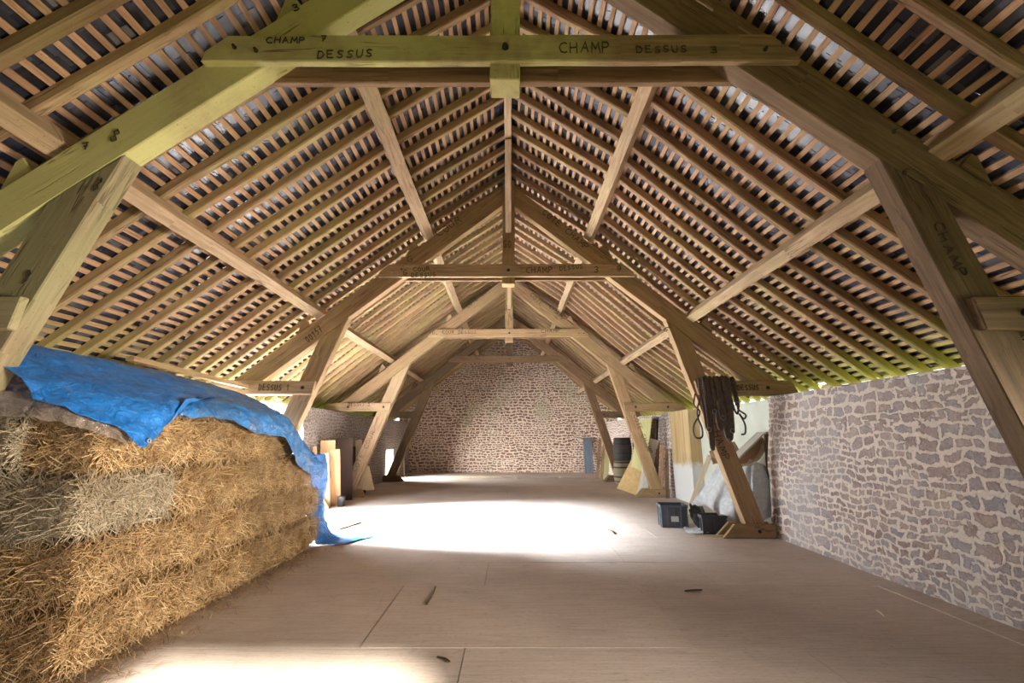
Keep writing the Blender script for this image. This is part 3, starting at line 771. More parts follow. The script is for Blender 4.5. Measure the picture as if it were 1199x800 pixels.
# ------------------------------------------------------------------ straw bales
def bale_body(seed, m):
    L, W, H = 0.93, 0.50, 0.395
    bm = bmesh.new()
    bmesh.ops.create_grid(bm, x_segments=1, y_segments=1, size=0.5); bm.clear()
    n = (26, 14, 12); vid = {}
    def vert(i, j, k):
        if (i, j, k) in vid: return vid[(i, j, k)]
        u = Vector((2 * i / n[0] - 1, 2 * j / n[1] - 1, 2 * k / n[2] - 1))
        p = Vector((u.x * W / 2, u.y * L / 2, u.z * H / 2))
        # round the edges
        r = 0.10
        c = Vector([max(-s + r, min(s - r, q)) for q, s in zip(p, (W / 2, L / 2, H / 2))])
        d = p - c
        if d.length > 1e-6: p = c + d.normalized() * min(d.length, r)
        q = p * 5 + Vector((seed * 7.1, seed * 3.3, seed))
        dn = p.normalized()
        p = p + dn * (mnoise.noise(q) * 0.05 + mnoise.noise(q * 3.1) * 0.022 + mnoise.noise(q * 7) * 0.010)
        vid[(i, j, k)] = bm.verts.new(p); return vid[(i, j, k)]
    for a in range(n[0]):
        for b in range(n[1]):
            for k in (0, n[2]): bm.faces.new([vert(a, b, k), vert(a + 1, b, k), vert(a + 1, b + 1, k), vert(a, b + 1, k)])
    for a in range(n[0]):
        for k in range(n[2]):
            for b in (0, n[1]): bm.faces.new([vert(a, b, k), vert(a + 1, b, k), vert(a + 1, b, k + 1), vert(a, b, k + 1)])
    for b in range(n[1]):
        for k in range(n[2]):
            for a in (0, n[0]): bm.faces.new([vert(a, b, k), vert(a, b + 1, k), vert(a, b + 1, k + 1), vert(a, b, k + 1)])
    return finish(bm, 'straw_bale', True)
def stalks(n, sampler, lmin, lmax, wid, name):
    """n separate bent straw stalks; sampler() -> (point, normal)"""
    V = np.zeros((n * 6, 3)); F = []
    for i in range(n):
        p, nr = sampler()
        nr = np.array(nr); p = np.array(p)
        d = rng.normal(size=3); d -= nr * d.dot(nr) * rng.uniform(0.35, 0.95); d /= np.linalg.norm(d) + 1e-9
        d[2] -= 0.15; d /= np.linalg.norm(d)
        s = np.cross(d, nr); s /= np.linalg.norm(s) + 1e-9
        L = rng.uniform(lmin, lmax); w = wid * rng.uniform(0.6, 1.3)
        bend = nr * rng.uniform(0.0, 0.22) * L + np.array((0, 0, -0.12 * L))
        pts = (p - d * L * 0.5 + nr * rng.uniform(-.01, .004), p + nr * rng.uniform(.004, .022), p + d * L * 0.5 + bend * 0.6)
        for k, q in enumerate(pts):
            V[i * 6 + k * 2] = q - s * w / 2; V[i * 6 + k * 2 + 1] = q + s * w / 2
        F += [(i * 6, i * 6 + 1, i * 6 + 3, i * 6 + 2), (i * 6 + 2, i * 6 + 3, i * 6 + 5, i * 6 + 4)]
    return mesh_np(name, V, F)
def bale_sampler():
    L, W, H = 0.94, 0.50, 0.425
    areas = [L * H, L * H, W * H, W * H, L * W]
    def f():
        k = rng.choice(5, p=np.array([1.6, .3, 1.0, .5, .7]) / 4.1)
        u, v = rng.uniform(-.47, .47), float(np.clip(rng.normal(0, .24), -.40, .40))
        if k == 0: return (W / 2, u * L, v * H), (1, 0, 0)
        if k == 1: return (-W / 2, u * L, v * H), (-1, 0, 0)
        if k == 2: return (u * W, -L / 2, v * H), (0, -1, 0)
        if k == 3: return (u * W, L / 2, v * H), (0, 1, 0)
        return (u * W, v * L, H / 2), (0, 0, 1)
    return f
BODIES = [bale_body(s, None) for s in range(4)]
STALK = [stalks(4200, bale_sampler(), 0.06, 0.24, 0.0038, 'loose_straw') for _ in range(3)]
COURSE = ['bottom', 'second', 'third', 'top']
POS = ['front end', 'second from the front end', 'third from the front end', 'tail end']
nb = 0
def bale(x, y, z, label, dull=False, yaw=0.0, sc=1.0):
    global nb
    body = BODIES[nb % 4].copy(); body.materials.clear()
    o = link('straw_bale', body, M_BALE_D if dull else M_BALE_G)
    st = STALK[nb % 3].copy(); st.materials.clear()
    s = bpy.data.objects.new('loose_straw', st); C.objects.link(s); st.materials.append(M_STRAW_D if dull else M_STRAW_G)
    s.parent = o; s['kind'] = 'stuff'
    o.location = (x, y, z); o.rotation_euler = (random.uniform(-.02, .02), random.uniform(-.02, .02), yaw + random.uniform(-.03, .03)); o.scale = (1, sc, 1)
    nb += 1
    return tag(o, label, 'straw bale', 'stacked straw bales')
XF = [-3.05, -3.09, -3.11, -3.14]
for c in range(4):
    n = 4 if c < 3 else 3
    y = [3.12, 3.16, 3.12, 3.22][c]
    for k in range(n):
        ln = [0.94, 0.93, 0.89, 0.985][c]
        dull = (c == 2 and k == 0) or (c == 1 and k == 0 and False)
        yy = y + ln * (k + 0.5)
        tone = 'grey' if dull else 'golden'
        bale(XF[c] + 0.05 * (yy - 3.1) / 3.7 + random.uniform(-.02, .02), yy, 0.205 + 0.418 * c, f'{tone} straw bale facing the aisle, {COURSE[c]} course, {POS[k] if k < n - 1 else "tail end"}', dull, 0, ln / 0.94)
for c in range(4):
    bale(-3.62, 3.62 + random.uniform(-.05, .05), 0.205 + 0.418 * c, f'dull shaded straw bale in the {COURSE[c]} course, behind the front end of the stack', True, 0)
# loose straw on the floor along the stack
def floor_sampler():
    y = rng.uniform(3.0, 7.2); x = -2.80 + 0.05 * (y - 3.1) / 3.7 + abs(rng.normal(0, 0.16))
    return (x, y, 0.004), (0, 0, 1)
me = stalks(1500, floor_sampler, 0.05, 0.2, 0.004, 'straw_litter')
for v in me.vertices: v.co.z = max(v.co.z, 0.003)
o = link('straw_litter', me, M_STRAW_G); o['kind'] = 'stuff'
tag(o, 'scattered straw stalks on the floor along the bale stack', 'straw')

# ------------------------------------------------------------------ tarpaulins
def V3(p): return (p.x, p.y, p.z)
ctrl = [
    [(-4.25, 3.0, 2.22), (-4.25, 3.6, 2.26), (-4.25, 4.3, 2.28), (-4.25, 5.0, 2.26), (-4.2, 5.6, 2.22)],
    [(-3.75, 2.95, 2.14), (-3.75, 3.5, 2.20), (-3.75, 4.2, 2.18), (-3.7, 4.9, 2.14), (-3.6, 5.4, 2.10)],
    [(-3.40, 2.92, 2.0), (-3.36, 3.3, 2.02), (-3.28, 4.0, 1.98), (-3.25, 4.5, 1.97), (-3.2, 4.95, 1.93)],
    [(-3.18, 2.94, 1.86), (-2.96, 3.15, 1.82), (-2.80, 3.5, 1.79), (-2.74, 3.75, 1.78), (-2.82, 4.2, 1.86)],
    [(-3.12, 2.96, 1.74), (-2.86, 3.03, 1.66), (-2.69, 3.22, 1.54), (-2.64, 3.36, 1.44), (-2.68, 3.76, 1.80)],
]
o = link('blue_tarp', sheet(ctrl, 70, 60, 0.018, 4.5, 3.0, 'blue_tarp', 0.05), M_TARP); solid(o)
tag(o, 'bright blue tarpaulin over the front half of the bale stack, pointed corner hanging', 'tarpaulin', 'blue tarpaulins')
def eyelet(p, parent):
    bm = bmesh.new()
    R, r = 0.014, 0.005
    vs = []
    for i in range(14):
        a = 2 * PI * i / 14; row = []
        for j in range(6):
            b = 2 * PI * j / 6
            row.append(bm.verts.new((p[0] + r * 0.6 * math.sin(b), p[1] + (R + r * math.cos(b)) * math.cos(a), p[2] + (R + r * math.cos(b)) * math.sin(a))))
        vs.append(row)
    for i in range(14):
        for j in range(6): bm.faces.new((vs[i][j], vs[(i + 1) % 14][j], vs[(i + 1) % 14][(j + 1) % 6], vs[i][(j + 1) % 6]))
    e = link('eyelet', finish(bm, 'eyelet', True), M_BRASS, parent); return e
eyelet((-2.62, 3.36, 1.475), o)
ctrl = [
    [(-4.2, 4.6, 2.26), (-4.2, 5.3, 2.26), (-4.2, 6.0, 2.22), (-4.1, 6.6, 2.12), (-4.0, 7.0, 1.9), (-3.9, 7.15, 1.5)],
    [(-3.6, 4.2, 2.08), (-3.6, 5.0, 2.10), (-3.6, 5.7, 2.10), (-3.5, 6.3, 1.98), (-3.45, 6.85, 1.72), (-3.4, 7.1, 1.35)],
    [(-3.15, 3.9, 1.86), (-3.15, 4.6, 1.92), (-3.15, 5.3, 1.92), (-3.1, 5.9, 1.84), (-3.02, 6.5, 1.50), (-2.98, 6.95, 1.22)],
    [(-2.78, 3.80, 1.76), (-2.78, 4.4, 1.78), (-2.76, 5.0, 1.76), (-2.74, 5.6, 1.72), (-2.72, 6.15, 1.38), (-2.72, 6.85, 1.10)],
    [(-2.72, 3.75, 1.66), (-2.70, 4.4, 1.66), (-2.69, 4.9, 1.54), (-2.69, 5.55, 1.46), (-2.70, 5.98, 1.14), (-2.70, 6.72, 0.92)],
]
o = link('blue_tarp', sheet(ctrl, 90, 60, 0.02, 4.0, 11.0, 'blue_tarp', 0.07), M_TARP_OLD); solid(o)
tag(o, 'worn dirt-streaked blue tarpaulin over the tail half of the bale stack', 'tarpaulin', 'blue tarpaulins')
eyelet((-2.66, 4.72, 1.60), o); eyelet((-2.63, 5.55, 1.54), o)
tailc = [
    [(-2.72, 6.15, 1.24), (-2.70, 6.7, 1.26), (-2.84, 7.05, 1.22), (-3.05, 7.1, 1.2)],
    [(-2.80, 6.60, 0.92), (-2.70, 6.92, 0.95), (-2.82, 7.06, 0.9), (-2.98, 7.12, 0.9)],
    [(-2.90, 6.86, 0.55), (-2.76, 6.98, 0.58), (-2.80, 7.10, 0.55), (-2.92, 7.16, 0.55)],
    [(-2.90, 6.78, 0.42), (-2.76, 6.93, 0.30), (-2.74, 7.12, 0.28), (-2.88, 7.2, 0.28)],
    [(-2.80, 6.80, 0.10), (-2.64, 6.90, 0.08), (-2.60, 7.12, 0.08), (-2.78, 7.25, 0.1)],
    [(-2.72, 6.80, 0.02), (-2.44, 6.90, 0.018), (-2.28, 7.3, 0.018), (-2.45, 7.5, 0.02)],
]
t_ = link('tail_flap', sheet(tailc, 30, 60, 0.016, 6, 21.0, 'tail_flap', 0.06), M_TARP, o); solid(t_)
fl = [[(-2.66, 6.86, 0.014), (-2.5, 6.82, 0.016), (-2.35, 6.9, 0.014)], [(-2.6, 7.1, 0.02), (-2.4, 7.1, 0.05), (-2.24, 7.15, 0.02)], [(-2.55, 7.3, 0.014), (-2.3, 7.4, 0.03), (-1.98, 7.5, 0.014)]]
o = link('floor_flap', sheet(fl, 24, 20, 0.012, 8, 5, 'floor_flap'), M_TARP, o); solid(o)
for v in o.data.vertices: v.co.z = max(v.co.z, 0.006)
ctrl = [[(-3.6, 2.95, 1.84), (-3.2, 3.01, 1.78), (-3.0, 3.1, 1.70), (-2.84, 3.24, 1.62), (-2.76, 3.36, 1.52)],
        [(-3.6, 2.90, 1.74), (-3.2, 2.97, 1.70), (-2.94, 3.04, 1.65), (-2.78, 3.21, 1.57), (-2.72, 3.34, 1.48)],
        [(-3.6, 2.93, 1.65), (-3.2, 2.95, 1.63), (-2.92, 3.07, 1.57), (-2.80, 3.20, 1.50), (-2.73, 3.33, 1.44)]]
o = link('plastic_film', sheet(ctrl, 70, 24, 0.022, 8, 2, 'plastic_film', 0.08), M_FILM); solid(o, 0.001)
tag(o, 'dusty clear plastic sheet hanging below the bright blue tarpaulin edge', 'plastic sheet')
# board along the top of the wall above the tarp
a, b = onX(152, 420, -4.28), onX(296, 455, -4.28)
o = link('wall_board', bar(a, b, 0.10, 0.06, (0, 0, 1)), W_TAN); tag(o, 'long narrow board lying along the wall top above the tarpaulins', 'board')

# ------------------------------------------------------------------ leaning boards by the bale-side doorway
def board(p0, p1, w, th, face, m, name, label, cat='board', group=None, **k):
    """a plank from p0 (foot) to p1 (head), width w across, thickness th along face"""
    o = link(name, bar(p0, p1, w, th, face, bev=0.004, **k), m)
    return tag(o, label, cat, group)
GB = 'boards leaning by the open doorway'
board((-4.05, 10.55, 0.0), (-4.24, 10.75, 1.42), 0.32, 0.022, (0.5, -1, 0.2), W_PALE2, 'plank', 'wide tan plank leaning on the wall beside the open doorway', 'plank', GB)
board((-4.0, 10.40, 0.0), (-4.16, 10.5, 1.14), 0.11, 0.03, (0.5, -1, 0.2), W_PALE, 'plank', 'narrow pale plank leaning in front of the wide tan plank', 'plank', GB)
board((-3.90, 10.62, 0.0), (-4.04, 10.68, 1.22), 0.22, 0.025, (0.5, -1, 0.2), W_PLANK, 'plank', 'brown plank leaning between the wide tan plank and dark boards', 'plank', GB)
board((-4.24, 10.3, 0.0), (-4.36, 10.35, 1.30), 0.08, 0.02, (0.5, -1, 0.2), W_BROWN, 'plank', 'thin brown plank edge leaning at the doorway jamb', 'plank', GB)
board((-4.02, 11.5, 0.0), (-4.16, 11.65, 1.46), 0.36, 0.03, (0.3, -1, 0.2), W_WALNUT, 'plank', 'dark walnut-brown board leaning behind the planks', 'plank', GB)
board((-4.10, 12.8, 0.0), (-4.22, 12.95, 1.25), 0.36, 0.03, (0.3, -1, 0.2), W_WALNUT, 'plank', 'dark board leaning on the stone wall behind the third truss leg', 'plank', GB)
board((-3.93, 12.4, 0.0), (-4.10, 12.5, 1.42), 0.17, 0.05, (0.3, -1, 0.2), W_PALE, 'plank', 'cream plank standing behind the third truss leg', 'plank', GB)
a, b = at(436, 578, 12.0), at(427, 546, 12.1)
bm = bmesh.new()
pts = [at(421, 572, 12.32), at(430, 575, 12.32), at(438, 573.5, 12.32), at(432, 546, 12.4), at(421, 546, 12.4), at(417, 560, 12.36)]
vs = [bm.verts.new(p) for p in pts] + [bm.verts.new(p + Vector((0, 0.04, 0))) for p in pts]
bm.faces.new(vs[:6][::-1]); bm.faces.new(vs[6:])
for k in range(6): bm.faces.new((vs[k], vs[(k + 1) % 6], vs[6 + (k + 1) % 6], vs[6 + k]))
bmesh.ops.recalc_face_normals(bm, faces=bm.faces); bm.normal_update(); grain_uv(bm, (0.1, 0, 1))
o = link('board_offcut', finish(bm, 'board_offcut'), W_PALE); tag(o, 'pale six-sided board offcut leaning against the third truss leg', 'board')
c = at(372, 591, 10.2)
ctrl = [[(-4.22, 10.2, 0.0), (-4.05, 10.12, 0.0), (-3.85, 10.15, 0.0)], [(-4.24, 10.24, 0.18), (-4.1, 10.16, 0.2), (-3.93, 10.18, 0.1)], [(-4.24, 10.28, 0.36), (-4.16, 10.22, 0.34), (-4.05, 10.22, 0.22)]]
o = link('bark_slab', sheet(ctrl, 10, 10, 0.01, 6, 1, 'bark_slab'), W_PLANK); solid(o, 0.03); tag(o, 'short curved wood slab at the foot of the leaning planks', 'wood slab')
# small dark pot
def lathe(prof_, loc, name, seg=24):
    bm = bmesh.new(); rings = []
    for r, z in prof_:
        rings.append([bm.verts.new((loc[0] + r * math.cos(2 * PI * k / seg), loc[1] + r * math.sin(2 * PI * k / seg), loc[2] + z)) for k in range(seg)])
    for a, b in zip(rings, rings[1:]):
        for k in range(seg): bm.faces.new((a[k], a[(k + 1) % seg], b[(k + 1) % seg], b[k]))
    bm.faces.new(rings[0][::-1]); bm.faces.new(rings[-1])
    return finish(bm, name, True)
o = link('can', lathe([(0.07, 0), (0.085, 0.02), (0.085, 0.2), (0.09, 0.215), (0.08, 0.22), (0.075, 0.1), (0.07, 0.03)], (-3.76, 10.55, 0.0), 'can'), M_BLACK); tag(o, 'small dark can on the floor before the leaning planks', 'can')

# sticks by the far corner
for p, q, r, lb in (((-3.80, 19.6, 0.0), (-4.40, 20.2, 1.25), 0.025, 'long pale stick leaning against the gable corner'), ((-4.2, 18.6, 0.0), (-4.36, 18.9, 0.75), 0.03, 'short pale stick leaning by the low wall hatch')):
    o = link('stick', bar(p, q, r * 1.6, r * 1.6), W_PALE); tag(o, lb, 'stick')

# ------------------------------------------------------------------ crate-side clutter beyond the third truss
def barrel(x, y, z, m, label):
    t = thing('barrel', label, 'barrel', (x, y, z), 'barrels stacked by the wall')
    H = 0.74
    pr = [(0.25, 0.0), (0.262, 0.01), (0.285, 0.12), (0.305, 0.28), (0.31, 0.37), (0.305, 0.46), (0.285, 0.62), (0.262, 0.73), (0.25, 0.74), (0.245, 0.72)]
    link('barrel_body', lathe(pr, (x, y, z), 'barrel_body', 28), m, t)
    for zz, rr in ((0.06, 0.278), (0.2, 0.300), (0.5, 0.304), (0.66, 0.284)):
        link('hoop', lathe([(rr - 0.012, zz), (rr, zz), (rr + 0.002, zz + 0.045), (rr - 0.012, zz + 0.045)], (x, y, z), 'hoop', 28), M_IRON, t)
M_BAR_D = wood('dark_barrel_oak', (0.02, 0.018, 0.018), (0.045, 0.04, 0.038), (0.07, 0.06, 0.055))
M_BAR_B = wood('grey_barrel_oak', (0.10, 0.085, 0.045), (0.19, 0.165, 0.10), (0.27, 0.24, 0.15))
barrel(3.72, 15.6, 0.0, M_BAR_B, 'weathered grey-brown wooden barrel on the floor, under the black one')
barrel(3.74, 15.58, 0.745, M_BAR_D, 'blackened wooden barrel standing on top of the grey-brown barrel')
def panel(pts, th, m, name, label, cat, d=(0, 0, 1), group=None):
    """a flat board given by its four corners, thickened backwards"""
    P = [Vector(p) for p in pts]; n = (P[1] - P[0]).cross(P[2] - P[0]).normalized()
    if n.y > 0: n = -n
    bm = bmesh.new()
    vs = [bm.verts.new(p) for p in P] + [bm.verts.new(p - n * th) for p in P]; k = len(P)
    bm.faces.new(vs[:k]); bm.faces.new(vs[k:][::-1])
    for i in range(k): bm.faces.new((vs[i], vs[(i + 1) % k], vs[k + (i + 1) % k], vs[k + i]))
    bmesh.ops.recalc_face_normals(bm, faces=bm.faces); bm.normal_update(); grain_uv(bm, d)
    o = link(name, finish(bm, name), m); return tag(o, label, cat, group)
def m_ply():
    t = NT('tan_plywood', 0.7, 0.25); ob = t.coord('Object')
    n, _ = t.noise(t.coord('Object', (8, 2, 1.0)), 2, 5, 0.6)
    return t.color(t.ramp(n, [(0.3, (0.46, 0.31, 0.13)), (0.7, (0.58, 0.42, 0.20))]))
M_PLY = m_ply()
panel([onZ(722, 572), onZ(745, 580), at(764, 537, 13.3), at(742, 533, 14.6)], 0.02, M_PLY, 'plywood_board', 'large tan plywood board leaning beside the third truss leg', 'board')
panel([(3.55, 14.3, 0.0), (3.65, 13.1, 0.0), (3.98, 12.95, 2.03), (3.90, 14.1, 2.02)], 0.02, W_GREENBD, 'plywood_board', 'tall yellow-green board leaning on the wall behind the tan plywood', 'board')
panel([(3.66, 14.0, 0.0), (3.7, 13.2, 0.0), (3.82, 13.15, 1.22), (3.8, 13.9, 1.22)], 0.03, plain('pale_green_sheet', (0.50, 0.56, 0.30), 0.6, 0.3, 0, 0.1), 'painted_sheet', 'pale green painted sheet standing between plywood and tall yellow-green board', 'sheet')
board((3.86, 12.7, 0.0), (4.08, 12.85, 1.98), 0.07, 0.05, (1, -1, 0), W_WALNUT, 'pole', 'dark pole leaning beside the tall yellow-green board', 'pole')
board((3.42, 12.45, 0.0), (3.82, 12.3, 1.44), 0.24, 0.03, (-0.3, -1, 0), W_GREY, 'plank', 'bleached white plank leaning behind the third truss base', 'plank')
for k, (x0, x1, y, h, m, lb) in enumerate(((3.72, 3.92, 12.2, 1.42, W_BROWN, 'brown plank leaning behind the bleached white plank'), (3.82, 3.98, 12.1, 1.30, W_PLANK, 'tan narrow plank leaning next to the brown plank'), (3.93, 4.02, 11.9, 1.2, W_DARK, 'dark narrow plank against the ochre-stained pier'))):
    board((x0, y, 0.0), (x1, y + 0.1, h), 0.09, 0.03, (-0.3, -1, 0), m, 'plank', lb, 'plank')
for k, (x0, x1, y, h, w, m, lb) in enumerate(((3.42, 3.58, 16.95, 1.46, 0.17, W_GREENBD, 'yellowish plank leaning by the last truss, beside the barrels'), (3.3, 3.52, 17.2, 1.48, 0.12, W_TAN, 'tan plank leaning by the last truss'), (3.2, 3.40, 17.5, 1.42, 0.10, W_BROWN, 'thin brown plank behind the tan plank at the last truss'))):
    board((x0, y, 0.0), (x1, y + 0.1, h), w, 0.03, (-0.3, -1, 0), m, 'plank', lb, 'plank')
board((3.36, 20.05, 0.0), (3.36, 20.33, 1.48), 0.38, 0.03, (0, -1, 0), W_BLUEGREY, 'board', 'blue-grey board leaning on the stone gable', 'board')
# ragged floor-edge boards of the last bay
for k, (xa, xb, y, m, lb) in enumerate(((0.2, 1.75, 17.5, W_GREY, 'bleached floorboard lying loose at the step before the gable'), (1.85, 2.75, 17.75, W_GREY, 'shorter bleached floorboard lying beside the long loose one'), (-2.9, -0.3, 17.6, W_PALE, 'long pale floorboard lying along the gable step'))):
    o = link('floorboard', bar((xa, y, 0.02), (xb, y + 0.1, 0.02), 0.22, 0.03, (0, 0, 1), bev=0.004), m); tag(o, lb, 'floorboard')
# ------------------------------------------------------------------ crate-side clutter by the second truss
def crate(x, y, yaw, w, d, h, m, label, paper=True):
    t = thing('crate', label, 'crate', (x, y, 0))
    M = Matrix.Translation((x, y, 0)) @ Matrix.Rotation(yaw, 4, 'Z')
    bm = bmesh.new(); th = 0.012
    box(bm, -w / 2, w / 2, -d / 2, -d / 2 + th, 0, h); box(bm, -w / 2, w / 2, d / 2 - th, d / 2, 0, h)
    box(bm, -w / 2, -w / 2 + th, -d / 2, d / 2, 0, h); box(bm, w / 2 - th, w / 2, -d / 2, d / 2, 0, h); box(bm, -w / 2, w / 2, -d / 2, d / 2, 0, th)
    bmesh.ops.transform(bm, matrix=M, verts=bm.verts[:]); link('crate_body', finish(bm, 'crate_body'), m, t)
    bm = bmesh.new(); e = 0.018
    for xa, xb, ya, yb in ((-w / 2 - e, w / 2 + e, -d / 2 - e, -d / 2), (-w / 2 - e, w / 2 + e, d / 2, d / 2 + e), (-w / 2 - e, -w / 2, -d / 2, d / 2), (w / 2, w / 2 + e, -d / 2, d / 2)): box(bm, xa, xb, ya, yb, h - 0.035, h + 0.005)
    for q in range(5):
        xx = -w / 2 + w * q / 4
        box(bm, xx - 0.008, xx + 0.008, -d / 2 - e * 0.8, -d / 2, 0.0, h - 0.03)
    for yy in (-d / 4, d / 4): box(bm, -w / 2 - e * 0.8, -w / 2, yy - 0.008, yy + 0.008, 0, h - 0.03)
    bmesh.ops.transform(bm, matrix=M, verts=bm.verts[:]); link('crate_rim', finish(bm, 'crate_rim'), m, t)
    if paper:
        bm = bmesh.new(); box(bm, -0.06, 0.06, -d / 2 - 0.018, -d / 2 - 0.004, h * 0.28, h * 0.52)
        bmesh.ops.transform(bm, matrix=M, verts=bm.verts[:]); link('paper_label', finish(bm, 'paper_label'), M_PAPER, t)
    return t
crate(2.80, 8.30, -0.12, 0.42, 0.36, 0.36, M_CRATE, 'grey plastic crate with a white paper label, at the end of the sheeted heap')
crate(3.22, 7.72, -0.05, 0.36, 0.28, 0.28, M_CRATE2, 'dark grey crate half under the milky plastic sheet', False)
# black bag
ctrl = [[(2.98, 7.95, 0.42), (3.1, 8.0, 0.36), (3.24, 8.05, 0.34)], [(2.92, 7.78, 0.22), (3.08, 7.74, 0.24), (3.22, 7.9, 0.25)], [(3.04, 7.72, 0.02), (3.1, 7.68, 0.02), (3.16, 7.75, 0.02)]]
o = link('black_bag', sheet(ctrl, 16, 14, 0.05, 7, 4, 'black_bag'), M_BLACK); solid(o, 0.02); tag(o, 'crumpled black plastic bag between the two crates', 'bag')
# white rag on the floor
ctrl = [[(2.82, 7.85, 0.06), (2.95, 7.88, 0.05), (3.08, 7.86, 0.10)], [(2.80, 7.72, 0.03), (2.95, 7.68, 0.05), (3.12, 7.66, 0.06)], [(2.86, 7.62, 0.01), (3.0, 7.6, 0.01), (3.12, 7.58, 0.02)]]
o = link('white_film', sheet(ctrl, 20, 14, 0.02, 12, 6, 'white_film', 0.03), M_WHITEFILM); solid(o)
tag(o, 'small crumpled white plastic scrap on the floor before the crates', 'plastic scrap')
# milky plastic sheet over a heap
ctrl = [
    [(3.78, 8.3, 1.15), (3.9, 8.1, 1.2), (4.0, 7.9, 1.16), (4.05, 7.8, 1.1), (4.2, 7.8, 1.05), (4.34, 7.9, .95)],
    [(3.5, 8.25, .85), (3.68, 7.95, .95), (3.85, 7.75, .92), (3.95, 7.67, .85), (4.12, 7.66, .8), (4.34, 7.8, .72)],
    [(3.2, 8.2, .48), (3.42, 7.9, .62), (3.65, 7.68, .6), (3.82, 7.6, .52), (4.08, 7.6, .5), (4.32, 7.7, .45)],
    [(3.1, 8.15, .40), (3.3, 7.88, .42), (3.5, 7.66, .33), (3.72, 7.58, .28), (4.04, 7.58, .3), (4.3, 7.64, .28)],
    [(3.06, 8.1, .36), (3.28, 7.84, .36), (3.46, 7.62, .08), (3.66, 7.58, .06), (4.06, 7.56, .24), (4.28, 7.6, .2)],
]
o = link('plastic_sheet', sheet(ctrl, 150, 60, 0.018, 2.6, 15, 'plastic_sheet', 0.06, 0.028), M_WHITEFILM); solid(o)
tag(o, 'milky plastic sheet draped over the heap behind the second truss leg', 'plastic sheet')
# curved wooden trough / hood
def arc_board(c, r, a0, a1, depth, th, axis, m, name, label, cat):
    bm = bmesh.new(); n = 18; ax = Vector(axis).normalized(); e1 = ax.orthogonal().normalized(); e2 = ax.cross(e1)
    e1 = Vector((1, 0, 0)) - ax * ax.x; e1.normalize(); e2 = ax.cross(e1)
    R = []
    for i in range(n + 1):
        a = a0 + (a1 - a0) * i / n
        rad = e1 * math.cos(a) + e2 * math.sin(a)
        R.append([bm.verts.new(Vector(c) + rad * rr + ax * dd) for rr, dd in ((r, 0), (r, depth), (r + th, depth), (r + th, 0))])
    for a, b in zip(R, R[1:]):
        for k in range(4): bm.faces.new((a[k], a[(k + 1) % 4], b[(k + 1) % 4], b[k]))
    bm.faces.new(R[0]); bm.faces.new(R[-1][::-1])
    bmesh.ops.recalc_face_normals(bm, faces=bm.faces); bm.normal_update(); grain_uv(bm, e1)
    o = link(name, finish(bm, name), m); return tag(o, label, cat)
def trough():
    t = thing('wooden_trough', 'curved pale wooden trough resting on top of the sheeted heap', 'trough', (3.95, 7.9, 1.0))
    a = Vector((3.72, 7.75, 1.08)); b = Vector((4.34, 8.0, 1.50)); d = (b - a).normalized(); side = d.cross(Vector((0, 1, 0.3))).normalized(); dn = Vector((0, -1, -0.25)).normalized()
    dn = (dn - d * dn.dot(d)).normalized(); s = d.cross(dn).normalized()
    if s.z < 0: s = -s
    L = (b - a).length
    # flat back board
    bm = bmesh.new()
    def ell(k, n=16):
        return [a + d * (L * i / n) for i in range(n + 1)]
    n = 16; rows_ = []
    for i in range(n + 1):
        u = i / n; wdt = 0.17 * math.sin(PI * min(max(u, 0.04), 0.96)) ** 0.7
        p = a + d * (L * u)
        rows_.append([p + s * 0.07, p + s * 0.09, p - s * wdt + dn * 0.02, p - s * (wdt + 0.02) + dn * 0.02])
    V = [[bm.verts.new(q) for q in r] + [bm.verts.new(q - dn * 0.03) for q in r] for r in rows_]
    for A, B in zip(V, V[1:]):
        for k in range(3):
            bm.faces.new((A[k], A[k + 1], B[k + 1], B[k])); bm.faces.new((A[4 + k], B[4 + k], B[5 + k], A[5 + k]))
        bm.faces.new((A[0], B[0], B[4], A[4])); bm.faces.new((A[3], A[7], B[7], B[3]))
    for E in (V[0], V[-1]):
        bm.faces.new((E[0], E[1], E[2], E[3], E[7], E[6], E[5], E[4]))
    bmesh.ops.recalc_face_normals(bm, faces=bm.faces); bm.normal_update(); grain_uv(bm, d)
    link('trough_bed', finish(bm, 'trough_bed'), W_PLANK, t)
    path = []
    for i in range(11):
        u = i / 10; wdt = 0.17 * math.sin(PI * min(max(u, 0.04), 0.96)) ** 0.7
        path.append(a + d * (L * u) - s * (wdt + 0.01) + dn * 0.05)
    link('trough_rim', tube(path, 0.022, 'trough_rim', 8, 2.4, dn), W_PALE, t)
    link('trough_side', bar(a + s * 0.09 + dn * 0.04, b + s * 0.09 + dn * 0.04, 0.16, 0.03, s), W_GREY, t)
trough()
ctrl = [[(3.55, 8.1, 1.16), (3.75, 8.2, 1.34), (4.0, 8.3, 1.42)], [(3.6, 8.0, 1.08), (3.8, 8.05, 1.2), (4.02, 8.15, 1.24)]]
o = link('bentwood_slat', sheet(ctrl, 16, 6, 0.004, 5, 3, 'bentwood_slat'), W_PALE); solid(o, 0.02); tag(o, 'bent wooden slat rising behind the sheeted heap', 'slat')
board((3.55, 9.6, 0.0), (3.93, 9.2, 1.14), 0.09, 0.05, (-0.4, -1, 0), W_PALE, 'plank', 'pale sunlit plank leaning beside the sheeted heap', 'plank')
board((3.72, 8.45, 1.19), (4.1, 8.4, 1.25), 0.05, 0.05, (0, -1, 0), W_PALE, 'batten_offcut', 'pale batten lying level across the sheeted heap', 'batten')
board((3.30, 7.42, 0.012), (2.86, 7.50, 0.012), 0.05, 0.02, (0, 0, 1), W_PALE, 'lath', 'thin lath on the floor in front of the dark crate', 'lath')
